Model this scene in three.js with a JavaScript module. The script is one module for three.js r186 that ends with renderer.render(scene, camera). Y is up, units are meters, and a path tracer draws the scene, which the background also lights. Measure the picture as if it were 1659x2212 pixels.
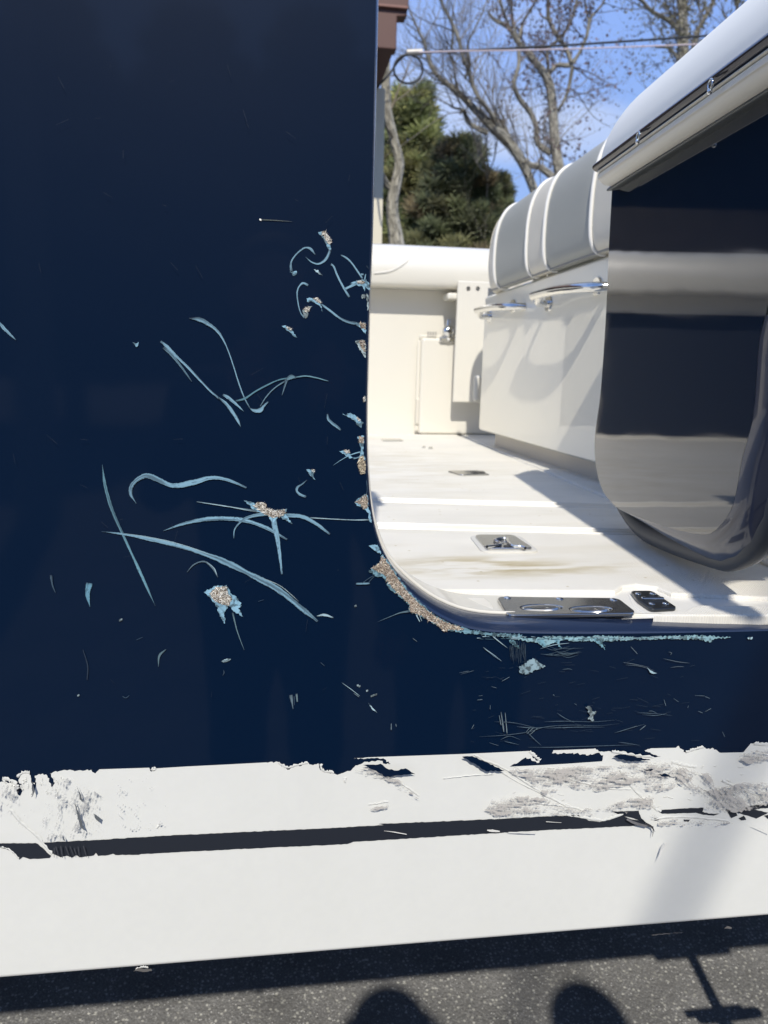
import * as THREE from 'three';
import { mergeGeometries } from 'three/addons/utils/BufferGeometryUtils.js';
import { RoundedBoxGeometry } from 'three/addons/geometries/RoundedBoxGeometry.js';
import { MarchingCubes } from 'three/addons/objects/MarchingCubes.js';

// ---------------------------------------------------------------- camera, sky, sun, exposure
const scene = new THREE.Scene();
const V = (x, y, z) => new THREE.Vector3(x, y, z);
const rad = (d) => d * Math.PI / 180;
const FOC = 1598;                                     // focal length in units of a 1659 x 2212 picture
const camera = new THREE.PerspectiveCamera(2 * Math.atan(1106 / FOC) * 180 / Math.PI, 0.75, 0.02, 400);
camera.position.set(0, 1.55, 0.82);
camera.rotation.order = 'YXZ';
camera.rotation.set(rad(-11.7), rad(-8.5), rad(1.35));
camera.focus = 0.92;
camera.userData.fStop = 6.6;
scene.add(camera);
camera.updateMatrixWorld();

const SUNV = V(-0.155, 1.05, 1), SUN = SUNV.clone().normalize();
function rng(seed) { let s = seed | 0; return () => { s = (s + 0x6d2b79f5) | 0; let t = Math.imul(s ^ (s >>> 15), 1 | s); t = (t + Math.imul(t ^ (t >>> 7), 61 | t)) ^ t; return ((t ^ (t >>> 14)) >>> 0) / 4294967296; }; }
function hash2(x, y, s) { let h = Math.imul(x, 374761393) + Math.imul(y, 668265263) + Math.imul(s, 1274126177); h = Math.imul(h ^ (h >>> 13), 1274126177); return ((h ^ (h >>> 16)) >>> 0) / 4294967296; }
function vnoise(x, y, s = 0) {
  const xi = Math.floor(x), yi = Math.floor(y); let fx = x - xi, fy = y - yi; fx = fx * fx * (3 - 2 * fx); fy = fy * fy * (3 - 2 * fy);
  const a = hash2(xi, yi, s), b = hash2(xi + 1, yi, s), c = hash2(xi, yi + 1, s), d = hash2(xi + 1, yi + 1, s);
  return a + (b - a) * fx + (c - a) * fy + (a - b - c + d) * fx * fy;
}
function fbm(x, y, o = 4, s = 0) { let v = 0, a = 0.5, n = 0; for (let i = 0; i < o; i++) { v += a * vnoise(x, y, s + i); n += a; x *= 2.03; y *= 2.03; a *= 0.5; } return v / n; }
const clamp = (v, a = 0, b = 1) => Math.min(b, Math.max(a, v));
const sstep = (a, b, v) => { const t = clamp((v - a) / (b - a)); return t * t * (3 - 2 * t); };
const mix = (a, b, t) => a + (b - a) * t;

{ // clear spring sky with thin high cloud; zenith made paler to warm the shade
  const W = 1024, H = 512, d = new Float32Array(W * H * 4);
  for (let j = 0; j < H; j++) for (let i = 0; i < W; i++) {
    const el = ((j + 0.5) / H - 0.5) * Math.PI, az = ((i + 0.5) / W) * Math.PI * 2;
    const dir = V(Math.cos(el) * Math.cos(az), Math.sin(el), Math.cos(el) * Math.sin(az));
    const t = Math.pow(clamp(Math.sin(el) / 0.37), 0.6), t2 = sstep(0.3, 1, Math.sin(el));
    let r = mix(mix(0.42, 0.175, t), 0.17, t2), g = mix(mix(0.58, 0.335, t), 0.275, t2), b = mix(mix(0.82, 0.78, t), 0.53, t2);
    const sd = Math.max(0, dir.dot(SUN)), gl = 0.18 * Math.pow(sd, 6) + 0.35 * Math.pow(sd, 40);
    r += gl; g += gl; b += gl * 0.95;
    if (el > 0.02) {
      const px = dir.x / (dir.y + 0.18), pz = dir.z / (dir.y + 0.18);
      const c = sstep(0.54, 0.88, fbm(px * 1.5 + 3.1 + 0.8 * pz, pz * 2.6 + 7.7, 6, 5)) * 0.55 * sstep(0.02, 0.2, el);
      r = mix(r, 0.72, c); g = mix(g, 0.78, c); b = mix(b, 0.9, c);
    } else if (el < 0) { const k = sstep(0, -0.1, el); r = mix(r, 0.10, k); g = mix(g, 0.10, k); b = mix(b, 0.10, k); }
    d.set([r, g, b, 1], (j * W + i) * 4);
  }
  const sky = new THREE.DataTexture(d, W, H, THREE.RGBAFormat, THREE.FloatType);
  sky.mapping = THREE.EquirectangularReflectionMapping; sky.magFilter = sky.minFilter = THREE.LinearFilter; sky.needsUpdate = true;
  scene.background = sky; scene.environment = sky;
}
const sun = new THREE.DirectionalLight(new THREE.Color(1, 0.95, 0.86), 4.1);
sun.position.copy(SUN).multiplyScalar(25); sun.castShadow = true;
Object.assign(sun.shadow.camera, { left: -9, right: 9, top: 9, bottom: -9, near: 1, far: 60 });
sun.shadow.mapSize.set(2048, 2048); sun.shadow.radius = 1.5;
scene.add(sun, sun.target);
const renderer = new THREE.WebGLRenderer({ antialias: true });
renderer.toneMapping = THREE.LinearToneMapping;
renderer.toneMappingExposure = 1.1;
renderer.shadowMap.enabled = true;

// ---------------------------------------------------------------- helpers
const CAM = camera.position.clone(), CM = new THREE.Matrix3().setFromMatrix4(camera.matrixWorld);
const dirOf = (x, y) => V(x - 829.5, 1106 - y, -FOC).applyMatrix3(CM);
// where the sight line of a picture point meets the plane n.p = d
function onPlane([x, y], n, d) { const r = dirOf(x, y); return CAM.clone().addScaledVector(r, (d - n.dot(CAM)) / n.dot(r)); }
const AX = V(1, 0, 0), AY = V(0, 1, 0), AZ = V(0, 0, 1);
const onZ = (p, z) => onPlane(p, AZ, z), onY = (p, y) => onPlane(p, AY, y), onX = (p, x) => onPlane(p, AX, x);
// measuring frames: enlarged crops in which the photograph was measured
const crop = (x0, y0, s) => (...p) => p.map(([x, y, ...w]) => [x0 + x * s, y0 + y * s, ...w.map((v) => v * s)]);
const C1 = crop(763.1, 0, 0.54), C2 = crop(763.1, 464.5, 0.54), C3 = crop(763.1, 929, 0.54), C4 = crop(763.1, 1393.6, 0.54);
const C5 = crop(0, 1559.5, 0.5), C6 = crop(829.5, 1725.4, 0.5), C7 = crop(0, 597.2, 0.5), C8 = crop(0, 962.2, 0.5), CG = crop(0, 0, 0.5);
const CA = crop(564.1, 464.5, 0.16), CB = crop(564.1, 796.3, 0.16), CC = crop(730, 1128.1, 0.24), CD = crop(331.8, 630.4, 0.24);
const CE = crop(1227.7, 0, 0.26), CF = crop(796.3, 0, 0.26), CH = crop(995.4, 1094.9, 0.4);

const taken = {};
function numbered(n) { taken[n] = (taken[n] ?? -1) + 1; return taken[n] ? n + '_' + String(taken[n]).padStart(3, '0') : n; }
function shadowy(o) { o.castShadow = o.receiveShadow = true; return o; }
function thing(name, label, category, group) { const g = new THREE.Group(); g.name = numbered(name); g.userData = { label, category }; if (group) g.userData.group = group; scene.add(g); return g; }
function part(name, geo, m, parent, label) {
  const g = Array.isArray(geo) ? mergeGeometries(geo.map((q) => { const r = q.index ? q.toNonIndexed() : q; for (const k of Object.keys(r.attributes)) if (!['position', 'normal', 'uv', 'color'].includes(k)) r.deleteAttribute(k); return r; })) : geo;
  const o = shadowy(new THREE.Mesh(g, m)); o.name = numbered(name); if (label) o.userData.label = label; parent.add(o); return o;
}
const lin = (r, g, b) => new THREE.Color().setRGB(r, g, b);
function dataTex(w, h, f, srgb, rx = 1, ry = 1) {     // f(u, v) -> [r, g, b] 0..1
  const d = new Uint8Array(w * h * 4);
  for (let j = 0; j < h; j++) for (let i = 0; i < w; i++) { const c = f((i + 0.5) / w, (j + 0.5) / h); d.set([c[0] * 255, c[1] * 255, c[2] * 255, 255].map((v) => clamp(v, 0, 255)), (j * w + i) * 4); }
  const t = new THREE.DataTexture(d, w, h); t.wrapS = t.wrapT = THREE.RepeatWrapping; t.magFilter = THREE.LinearFilter; t.minFilter = THREE.LinearMipmapLinearFilter; t.generateMipmaps = true;
  if (srgb) t.colorSpace = THREE.SRGBColorSpace; t.repeat.set(rx, ry); t.needsUpdate = true; return t;
}
const gray = (v) => [v, v, v];
const toS = (l) => l <= 0.0031308 ? l * 12.92 : 1.055 * Math.pow(l, 1 / 2.4) - 0.055;
function buf(pos, idx, uv, col) {
  const g = new THREE.BufferGeometry(); g.setAttribute('position', new THREE.Float32BufferAttribute(pos, 3));
  if (uv) g.setAttribute('uv', new THREE.Float32BufferAttribute(uv, 2)); if (col) g.setAttribute('color', new THREE.Float32BufferAttribute(col, 3));
  if (idx) g.setIndex(idx); g.computeVertexNormals(); return g;
}
function loft(rows, closed = false) {                 // rows of Vector3
  const pos = [], uv = [], idx = [], m = rows[0].length; let s = 0;
  rows.forEach((r, i) => { if (i) s += r[0].distanceTo(rows[i - 1][0]); let t = 0; r.forEach((p, j) => { if (j) t += p.distanceTo(r[j - 1]); pos.push(p.x, p.y, p.z); uv.push(s, t); }); });
  for (let i = 0; i + 1 < rows.length; i++) for (let j = 0; j + 1 < m; j++) { const a = i * m + j; idx.push(a, a + 1, a + m, a + 1, a + m + 1, a + m); }
  return buf(pos, idx, uv);
}
function curvePts(pts, n, closed = false) { return new THREE.CatmullRomCurve3(pts, closed, 'centripetal').getSpacedPoints(n); }
function tube(pts, r, n = 24, sides = 8) { return new THREE.TubeGeometry(new THREE.CatmullRomCurve3(pts, false, 'centripetal'), n, r, sides, false); }
function taper(pts, radii, sides = 6, n = 0) {        // tapered tube along Vector3s
  const P = n ? [] : pts, Rr = n ? [] : radii;
  if (n) { const c = new THREE.CatmullRomCurve3(pts, false, 'centripetal'); for (let i = 0; i <= n; i++) { const t = i / n; P.push(c.getPoint(t)); const k = t * (pts.length - 1), a = Math.min(pts.length - 2, Math.floor(k)); Rr.push(mix(radii[a], radii[a + 1], k - a)); } }
  const pos = [], idx = [], uv = []; const N = V(0, 0, 0), B = V(0, 0, 0), T = V(0, 0, 0); let s = 0;
  P.forEach((p, i) => {
    T.subVectors(P[Math.min(i + 1, P.length - 1)], P[Math.max(i - 1, 0)]).normalize();
    N.set(0.31, 0.1, 0.95).addScaledVector(T, -T.dot(V(0.31, 0.1, 0.95))).normalize(); B.crossVectors(T, N);
    if (i) s += p.distanceTo(P[i - 1]);
    for (let j = 0; j <= sides; j++) { const a = j / sides * Math.PI * 2, q = p.clone().addScaledVector(N, Math.cos(a) * Rr[i]).addScaledVector(B, Math.sin(a) * Rr[i]); pos.push(q.x, q.y, q.z); uv.push(j / sides, s); }
  });
  const m = sides + 1;
  for (let i = 0; i + 1 < P.length; i++) for (let j = 0; j < sides; j++) { const a = i * m + j; idx.push(a, a + 1, a + m, a + 1, a + m + 1, a + m); }
  return buf(pos, idx, uv);
}
function box(w, h, d, x, y, z, r = 0) { const g = r ? new RoundedBoxGeometry(w, h, d, 2, r) : new THREE.BoxGeometry(w, h, d); g.translate(x, y, z); return g; }
function shapeOf(pts) { return new THREE.Shape(pts.map((p) => new THREE.Vector2(p.x, p.y))); }

// ---------------------------------------------------------------- materials
const MAT = {};
const phys = (o) => new THREE.MeshPhysicalMaterial({ side: THREE.DoubleSide, ...o });
const wave = dataTex(256, 256, (u, v) => gray(0.5 + 0.5 * (0.6 * Math.sin((u * 3 + 0.35 * Math.sin(v * 12.57)) * 6.2832) * 0.5 + 0.5 * Math.sin((v * 4 + u) * 6.2832)) * 0.7), false);
MAT.navy = phys({ color: lin(0.0065, 0.0165, 0.034), roughness: 0.06, specularIntensity: 0.6, clearcoat: 1, clearcoatRoughness: 0.015, bumpMap: wave, bumpScale: 0.0004 });
MAT.hull = phys({ color: lin(0.0011, 0.0084, 0.0275), roughness: 0.5, specularIntensity: 0.15, clearcoat: 0.28, clearcoatRoughness: 0.06, bumpMap: wave, bumpScale: 0.00012 });
MAT.navyEdge = phys({ color: lin(0.009, 0.019, 0.05), roughness: 0.35, clearcoat: 1, clearcoatRoughness: 0.05 });
MAT.dark = phys({ color: lin(0.012, 0.0155, 0.024), roughness: 0.55 });
const hullTone = dataTex(512, 512, (u, v) => { const n = fbm(u * 9, v * 9, 4, 71), f = fbm(u * 110, v * 110, 2, 72); const k = 0.985 + 0.016 * (n - 0.5) + 0.012 * (f - 0.5); return [k, k, k * 0.998]; }, true);
MAT.white = phys({ color: lin(0.75, 0.75, 0.71), roughness: 0.3, clearcoat: 0.5, clearcoatRoughness: 0.08, map: hullTone });
MAT.gel = phys({ color: lin(0.69, 0.66, 0.58), roughness: 0.33, clearcoat: 0.7, clearcoatRoughness: 0.08 });
MAT.panel = phys({ color: lin(0.83, 0.785, 0.66), roughness: 0.3, clearcoat: 1, clearcoatRoughness: 0.02, bumpMap: wave, bumpScale: 0.0004 });
MAT.cap = phys({ color: lin(0.80, 0.80, 0.76), roughness: 0.6 });
MAT.chrome = phys({ color: lin(0.74, 0.74, 0.73), metalness: 1, roughness: 0.09 });
const brush = dataTex(256, 256, (u, v) => gray(0.45 + 0.3 * fbm(u * 6, v * 90, 3, 4)), false);
MAT.steel = phys({ color: lin(0.5, 0.495, 0.48), metalness: 1, roughness: 0.3, roughnessMap: brush });
MAT.rubber = phys({ color: lin(0.055, 0.06, 0.066), roughness: 0.5 });
MAT.black = phys({ color: lin(0.012, 0.012, 0.013), roughness: 0.35 });
MAT.beige = phys({ color: lin(0.80, 0.76, 0.66), roughness: 0.4 });
const grain = dataTex(256, 256, (u, v) => gray(fbm(u * 60, v * 60, 3, 9)), false);
MAT.vinylGrey = phys({ color: lin(0.37, 0.372, 0.335), roughness: 0.48, bumpMap: grain, bumpScale: 0.0003 });
MAT.vinylLight = phys({ color: lin(0.66, 0.62, 0.525), roughness: 0.48, bumpMap: grain, bumpScale: 0.0003 });
MAT.piping = phys({ color: lin(0.76, 0.745, 0.70), roughness: 0.4 });
// chipped paint and bare laminate
const streak = dataTex(256, 256, (u, v) => { const n = fbm(u * 14, v * 60, 4, 15); return gray(0.62 + 0.42 * n); }, true);
MAT.scratch = phys({ vertexColors: true, roughness: 0.75 });
const mottle = dataTex(256, 256, (u, v) => { const n = fbm(u * 30, v * 30, 4, 91), f = fbm(u * 90, v * 34, 2, 95); return gray(clamp(0.58 + 0.55 * sstep(0.3, 0.62, n) * (0.6 + 0.6 * f))); }, true); mottle.repeat.set(9, 9);
MAT.chip = phys({ vertexColors: true, roughness: 0.8, map: mottle, bumpMap: mottle, bumpScale: 0.0002 });
MAT.fibre = phys({ vertexColors: true, roughness: 0.9 });

// ---------------------------------------------------------------- ground
{
  const aspC = dataTex(1024, 1024, (u, v) => {
    const cells = (n, s) => { let best = 9, id = 0; const x = u * n, y = v * n, xi = Math.floor(x), yi = Math.floor(y); for (let a = -1; a < 2; a++) for (let b = -1; b < 2; b++) { const cx = (xi + a + n) % n, cy = (yi + b + n) % n, dx = xi + a + hash2(cx, cy, s) - x, dy = yi + b + hash2(cx, cy, s + 1) - y, d = dx * dx + dy * dy; if (d < best) { best = d; id = hash2(cx, cy, s + 2); } } return [Math.sqrt(best), id]; };
    const [d1, i1] = cells(170, 31), [d2, i2] = cells(64, 41);
    let k = 0.125 + 0.13 * i1 * i1 * sstep(0.6, 0.2, d1); let w = 1;
    if (i2 > 0.72) { const t = sstep(0.34, 0.2, d2); k = mix(k, 0.22 + 0.75 * (i2 - 0.72), t); w = mix(1, 0.93, t); }
    if (i1 > 0.965) k = mix(k, 0.5, sstep(0.42, 0.25, d1));
    k *= 0.72 + 0.66 * fbm(u * 5, v * 5, 3, 2);
    return [toS(k), toS(k * 0.985), toS(k * 0.95 * w)];
  }, true);
  const aspB = dataTex(1024, 1024, (u, v) => gray(fbm(u * 130, v * 130, 3, 3)), false);
  const g = new THREE.PlaneGeometry(240, 240, 1, 1); g.rotateX(-Math.PI / 2);
  const uv = g.attributes.uv; for (let i = 0; i < uv.count; i++) uv.setXY(i, uv.getX(i) * 240 / 0.75, uv.getY(i) * 240 / 0.75);
  const ground = shadowy(new THREE.Mesh(g, phys({ map: aspC, bumpMap: aspB, bumpScale: 0.003, roughness: 0.85 })));
  ground.name = 'asphalt_ground'; ground.userData = { kind: 'structure', label: 'speckled grey asphalt under the boat', category: 'ground' }; scene.add(ground);
}

// ---------------------------------------------------------------- the boat
const DECK = 1.235, GUN = 2.03, FARZ = -2.36;
const boat = thing('motor_boat', 'navy and white motor boat with scraped hull beside its open side door', 'boat');
const hullXY = (p) => { const q = onZ(p, 0); return V(q.x, q.y, 0); };

// opening outline in the hull skin, and the inner edge of the rolled lip
const outerD = [[812, 0], [808, 200], [803, 400], [799, 550], [795, 650], [791, 800], [789, 900], [790, 980], [796, 1070], [807, 1138], [821, 1183], [836, 1210], [864, 1253], [898, 1294], [941, 1327], [989, 1351], [1042, 1363], [1128, 1368], [1300, 1369], [1480, 1367], [1659, 1363]];
const innerD = [[813, 0], [809, 200], [804, 400], [800, 550], [796, 650], [792, 800], [790, 900], [791.5, 980], [798, 1070], [809, 1130], [827, 1181], [846, 1212], [875, 1243], [909, 1272], [947, 1296], [994, 1315], [1042, 1324], [1128, 1328], [1300, 1331], [1480, 1332], [1659, 1331]];
const LIPZ = -0.04;
const O2 = curvePts(outerD.map((p) => onZ(p, 0)), 110), I2 = curvePts(innerD.map((p) => onZ(p, LIPZ)), 110);
const xr = 0.98, oR = [], iR = [];                    // right side of the opening, outside the picture
{ const a = O2[O2.length - 1], b = I2[I2.length - 1];
  for (let i = 1; i <= 16; i++) { const t = i / 16 * Math.PI / 2; oR.push(V(mix(a.x, xr, Math.sin(t)), a.y + 0.3 * (1 - Math.cos(t)), 0)); iR.push(V(mix(b.x, xr - 0.004, Math.sin(t)), b.y + 0.28 * (1 - Math.cos(t)), LIPZ)); }
  oR.push(V(xr, GUN, 0)); iR.push(V(xr - 0.004, GUN, LIPZ)); }
const OUT = [V(O2[0].x, GUN, 0), ...O2, ...oR], INN = [V(I2[0].x, GUN, LIPZ), ...I2, ...iR];
const WL = 1.057;                                      // nominal lower edge of the navy
{
  const s = new THREE.Shape(); s.moveTo(-3.4, 0.92); s.lineTo(-3.4, GUN); for (const p of OUT) s.lineTo(p.x, p.y); s.lineTo(3.4, GUN); s.lineTo(3.4, 0.92); s.closePath();
  const g = new THREE.ShapeGeometry(s);
  MAT.hull.bumpMap.repeat.set(3, 3);
  part('hull_side', g, MAT.hull, boat, 'glossy navy hull side with pale blue scratches');
}
const hull = boat.children[0];
{
  const rows = OUT.map((o, i) => { const q = INN[i], r = []; for (let k = 0; k <= 8; k++) { const a = k / 8 * Math.PI / 2; r.push(V(mix(o.x, q.x, Math.sin(a)), mix(o.y, q.y, Math.sin(a)), LIPZ * (1 - Math.cos(a)) - 0.0002)); } return r; });
  part('door_sill_lip', loft(rows), MAT.navyEdge, boat, 'rolled navy lip round the door opening');
  part('sill_edge', tube(INN.filter((p, i) => i % 2 === 0).map((p) => p.clone().add(V(0, 0.001, -0.002))), 0.0028, 160, 6), MAT.gel, boat);
  const jamb = INN.map((q) => [q.clone(), V(q.x - (q.x < 0.3 ? 0.002 : -0.002), q.y - (q.y < 1.3 ? 0.004 : 0), -0.13)]);
  part('door_jamb', loft(jamb.filter((r) => r[0].y > DECK + 0.02 || true)), MAT.gel, boat);
}
const bottomL = hullXY([0, 2110]), bottomR = hullXY([1659, 1975]);
const botY = (x) => mix(bottomL.y, bottomR.y, (x - bottomL.x) / (bottomR.x - bottomL.x)) - 0.004;
const stripeTop = (x) => { const a = hullXY([0, 1683]), b = hullXY([1659, 1606]); return mix(a.y, b.y, (x - a.x) / (b.x - a.x)); };
const LIFT = 0.0006;
let lift = 0; const nextLift = () => LIFT + (lift++) * 0.000012;
function rag(pts, rnd, amp, seg = 0.003) {             // ragged outline in hull metres
  const r = []; pts.forEach((p, i) => { const q = pts[(i + 1) % pts.length], L = Math.hypot(q.x - p.x, q.y - p.y), n = Math.max(1, Math.round(L / seg)); const nx = -(q.y - p.y) / L, ny = (q.x - p.x) / L; for (let k = 0; k < n; k++) { const t = k / n, o = (rnd() - 0.5) * 2 * amp * (k ? 1 : 0.3); r.push(V(mix(p.x, q.x, t) + nx * o, mix(p.y, q.y, t) + ny * o, 0)); } });
  return r;
}
function flat(pts, z) { const g = new THREE.ShapeGeometry(shapeOf(pts)); g.translate(0, 0, z); return g; }
{ // white boot stripe and lower band: ragged top edge where the navy is torn, rounded chine at the bottom
  const topD = [...C5([-20, 262], [20, 258], [62, 262], [72, 300], [88, 318], [102, 290], [80, 250], [95, 222], [128, 218], [136, 262], [150, 300], [158, 262], [150, 232], [185, 222], [205, 232], [225, 282], [238, 262], [215, 220], [265, 210], [350, 208], [395, 206], [412, 222], [430, 204], [520, 201], [645, 197], [655, 214], [672, 200], [800, 192], [1000, 182], [1150, 174], [1200, 172], [1222, 192], [1250, 205], [1275, 180], [1300, 190], [1325, 172], [1352, 186], [1375, 178], [1385, 208], [1420, 216], [1452, 226]), ...C4([-10, 502], [10, 480], [50, 466], [110, 462], [125, 474], [150, 474], [120, 452], [0, 452], [60, 448], [430, 435], [700, 423], [722, 428], [716, 448], [745, 466], [742, 470], [690, 448], [650, 474], [620, 486], [850, 474], [995, 464], [1000, 440], [975, 430], [940, 440], [890, 432], [795, 432], [800, 420], [960, 414], [1000, 426], [1060, 420], [1130, 440], [1190, 450], [1230, 445], [1180, 428], [1165, 420], [1190, 412], [1290, 410], [1300, 402], [1312, 414], [1330, 432], [1400, 408], [1410, 414], [1440, 412], [1470, 430], [1560, 428], [1590, 392], [1640, 390], [1690, 392])];
  const top = topD.map(hullXY);
  const R = rng(5), ol = [V(-3.3, stripeTop(-3.3), 0), V(top[0].x - 0.02, stripeTop(top[0].x), 0), ...top, V(top[top.length - 1].x + 0.02, stripeTop(top[top.length - 1].x), 0), V(3.3, stripeTop(3.3), 0)];
  const edge = []; ol.forEach((p, i) => { if (!i || i === ol.length - 1) { edge.push(p); return; } const q = ol[i + 1], L = p.distanceTo(q), n = L > 0.05 || (L > 0.022 && Math.abs((q.y - p.y) / (q.x - p.x) + 0.012) < 0.035) ? 1 : Math.max(1, Math.round(L / 0.0022)); for (let k = 0; k < n; k++) { const o = k ? (R() - 0.5) * 0.0024 : 0; edge.push(V(mix(p.x, q.x, k / n) + o * 0.6, mix(p.y, q.y, k / n) + o, 0)); } });
  const CH = 0.007;
  const s = [...edge, V(3.3, botY(3.3) + CH, 0), V(-3.3, botY(-3.3) + CH, 0)];
  const g = flat(s, 0.0004);
  const boot = part('boot_stripe', g, MAT.white, boat, 'white lower hull band with a torn upper edge');
  const rows = []; for (const x of [-3.3, 3.3]) { const r = []; for (let k = 0; k <= 8; k++) { const a = k / 8 * Math.PI / 2; r.push(V(x, botY(x) + CH - CH * Math.sin(a), 0.0004 - CH * (1 - Math.cos(a)))); } rows.push(r); }
  part('chine_edge', loft(rows), MAT.white, boat);
  const b = []; for (const x of [-3.3, 3.3]) { const y = botY(x); b.push([V(x, y, -CH), V(x, y - 0.004, -0.05), V(x, y - 0.06, -0.3), V(x, 0.42, -1.2), V(x, y - 0.06, -2.1), V(x, y, -2.4), V(x, GUN, -2.5)]); }
  part('hull_bottom', loft(b), phys({ color: lin(0.10, 0.125, 0.15), roughness: 0.6 }), boat);
  hull.userData.boot = boot;
}
const boot = boat.children.find((o) => o.name === 'boot_stripe'); delete hull.userData.boot;

{ // dark pinstripe, torn at the left end and along the right
  const R = rng(8);
  const D = [...C5([-30, 524], [0, 522], [155, 520], [165, 524], [215, 570], [222, 575], [215, 585], [130, 590], [100, 580], [85, 592], [70, 575], [50, 555], [25, 545], [0, 540], [-30, 540])];
  const A = C5([190, 518], [400, 508], [690, 490], [1200, 466], [1340, 460], [1659, 443]).concat(C4([100, 713], [600, 692], [740, 684], [850, 680], [900, 678], [940, 700], [985, 705], [1030, 690], [1070, 676], [1110, 694], [1160, 700], [1170, 716], [1100, 722], [760, 738], [300, 766], [0, 784])).concat(C5([1500, 525], [1000, 548], [610, 568], [600, 571], [500, 572], [490, 566], [470, 572], [425, 576], [415, 562], [405, 574], [345, 582], [330, 572], [312, 584], [290, 575], [262, 582], [240, 572], [222, 560]));
  const B = C4([1032, 664], [1140, 660], [1150, 690], [1180, 716], [1150, 702], [1120, 690], [1080, 682], [1050, 670]);
  const Cc = C4([1215, 658], [1300, 652], [1400, 648], [1395, 664], [1420, 672], [1465, 672], [1440, 680], [1400, 676], [1370, 668], [1310, 670], [1235, 672], [1222, 665]);
  const E = C4([1490, 655], [1530, 668], [1535, 680], [1510, 690], [1500, 672]), F = C4([1535, 668], [1560, 650], [1590, 640], [1660, 634], [1700, 632], [1700, 650], [1640, 650], [1600, 655], [1660, 668], [1610, 692], [1570, 678]), G = C4([1540, 690], [1560, 680], [1570, 696], [1550, 699]), H = C4([1200, 690], [1225, 688], [1220, 698], [1205, 700]), I = C4([1320, 696], [1345, 696], [1340, 704], [1322, 703]), J = C4([1640, 680], [1700, 670], [1700, 690], [1660, 694]);
  const geos = [D, A, B, Cc, E, F, G, H, I, J].map((q) => flat(rag(q.map(hullXY), R, 0.0004, 0.004), 0.0012));
  const far = flat([[-3.3, 0.985], [bottomL.x - 0.01, hullXY([-20, 1825]).y], [bottomL.x - 0.01, hullXY([-20, 1850]).y], [-3.3, 0.965]].map(([x, y]) => V(x, y, 0)), 0.0012);
  part('pinstripe', [...geos, far], MAT.dark, boat, 'thin dark stripe broken up by scrapes');
}

// scratches: ribbons with ragged edges
const PX = 0.00054;
const BLUE = [0.19, 0.35, 0.455], PALE = [0.34, 0.48, 0.54], FAINT = [0.045, 0.085, 0.125], GREYW = [0.30, 0.38, 0.40], WHITE = [0.72, 0.71, 0.67];
let seedN = 100;
function ribbonGeo(ptsD, wid, col, o = {}) {           // wid: widths in picture units at the points
  const R = rng(seedN++), P0 = ptsD.map((p) => hullXY(p)), P = [];
  const c = P0.length > 2 ? new THREE.CatmullRomCurve3(P0, false, 'centripetal') : new THREE.LineCurve3(P0[0], P0[1]);
  const L = c.getLength(), n = Math.max(6, Math.round(L / 0.0013)), K = 6, z = nextLift();
  const pos = [], cl = [], idx = [], s0 = Math.floor(R() * 900), NV = [0.006, 0.016, 0.034];
  const ja = (o.jag ?? 0.26) * 0.55, fe = o.on ? 0 : 1;
  for (let i = 0; i <= n; i++) {
    const t = i / n, p = c.getPoint(t), d = c.getTangent(t), k = t * (wid.length - 1), a = Math.min(wid.length - 2, Math.floor(k)), sl = t * L / 0.007;
    const w = Math.max(0.3, mix(wid[a], wid[a + 1], sstep(0, 1, k - a)) * (o.on ? 1 : 0.84) * (0.8 + 0.45 * vnoise(sl * 0.35, 3, s0))) * PX, e0 = 1 + (vnoise(sl * 1.6, 11, s0) - 0.5) * 1.1 * ja + (R() - 0.5) * 1.2 * ja, e1 = 1 + (vnoise(sl * 1.6, 17, s0) - 0.5) * 1.1 * ja + (R() - 0.5) * 1.2 * ja, nx = -d.y, ny = d.x;
    const tip = fe * 0.75 * Math.pow(Math.abs(t * 2 - 1), 7);
    for (let j = 0; j <= K; j++) {
      const q = j / K * 2 - 1, e = (q < 0 ? e0 : e1) * w / 2 * q; pos.push(p.x + nx * e, p.y + ny * e, z);
      const st = vnoise(j * 0.9 + 7, sl * 0.22, s0 + 3), gr = vnoise(j * 2.1, sl * 2.4, s0 + 5), b = 0.72 + 0.5 * st + 0.3 * (gr - 0.5), na = fe * clamp((Math.abs(q) > 0.95 ? 0.5 : 0) + tip + 0.75 * sstep(0.66, 0.9, gr) * sstep(0.35, 0.75, st) + 0.55 * sstep(0.42, 0.2, st));
      cl.push(mix(col[0] * b, NV[0], na), mix(col[1] * b, NV[1], na), mix(col[2] * b, NV[2], na));
    }
    if (i) for (let j = 0; j < K; j++) { const v = (i - 1) * (K + 1) + j, u = v + K + 1; idx.push(v, v + 1, u, v + 1, u + 1, u); }
  }
  return buf(pos, idx, null, cl);
}
const scratch = (ptsD, wid, col = BLUE, o) => part(o?.name || 'scratch', ribbonGeo(ptsD, wid, col, o), MAT.scratch, o?.on || hull);
function blobGeo(ptsD, col, amp = 0.0008, z = nextLift()) {
  const R = rng(seedN++), g0 = rag(ptsD.map(hullXY), R, amp, 0.0016), g = new THREE.ShapeGeometry(shapeOf(g0)); g.translate(0, 0, z);
  const n = g.attributes.position.count, c = []; for (let i = 0; i < n; i++) { const b = 0.7 + 0.6 * R(); c.push(col[0] * b, col[1] * b, col[2] * b); }
  g.setAttribute('color', new THREE.Float32BufferAttribute(c, 3)); return g;
}
const chip = (ptsD, col = BLUE, amp, on) => part('paint_chip', blobGeo(ptsD, col.map((v) => v * 1.12), amp), MAT.chip, on || hull);
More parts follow.
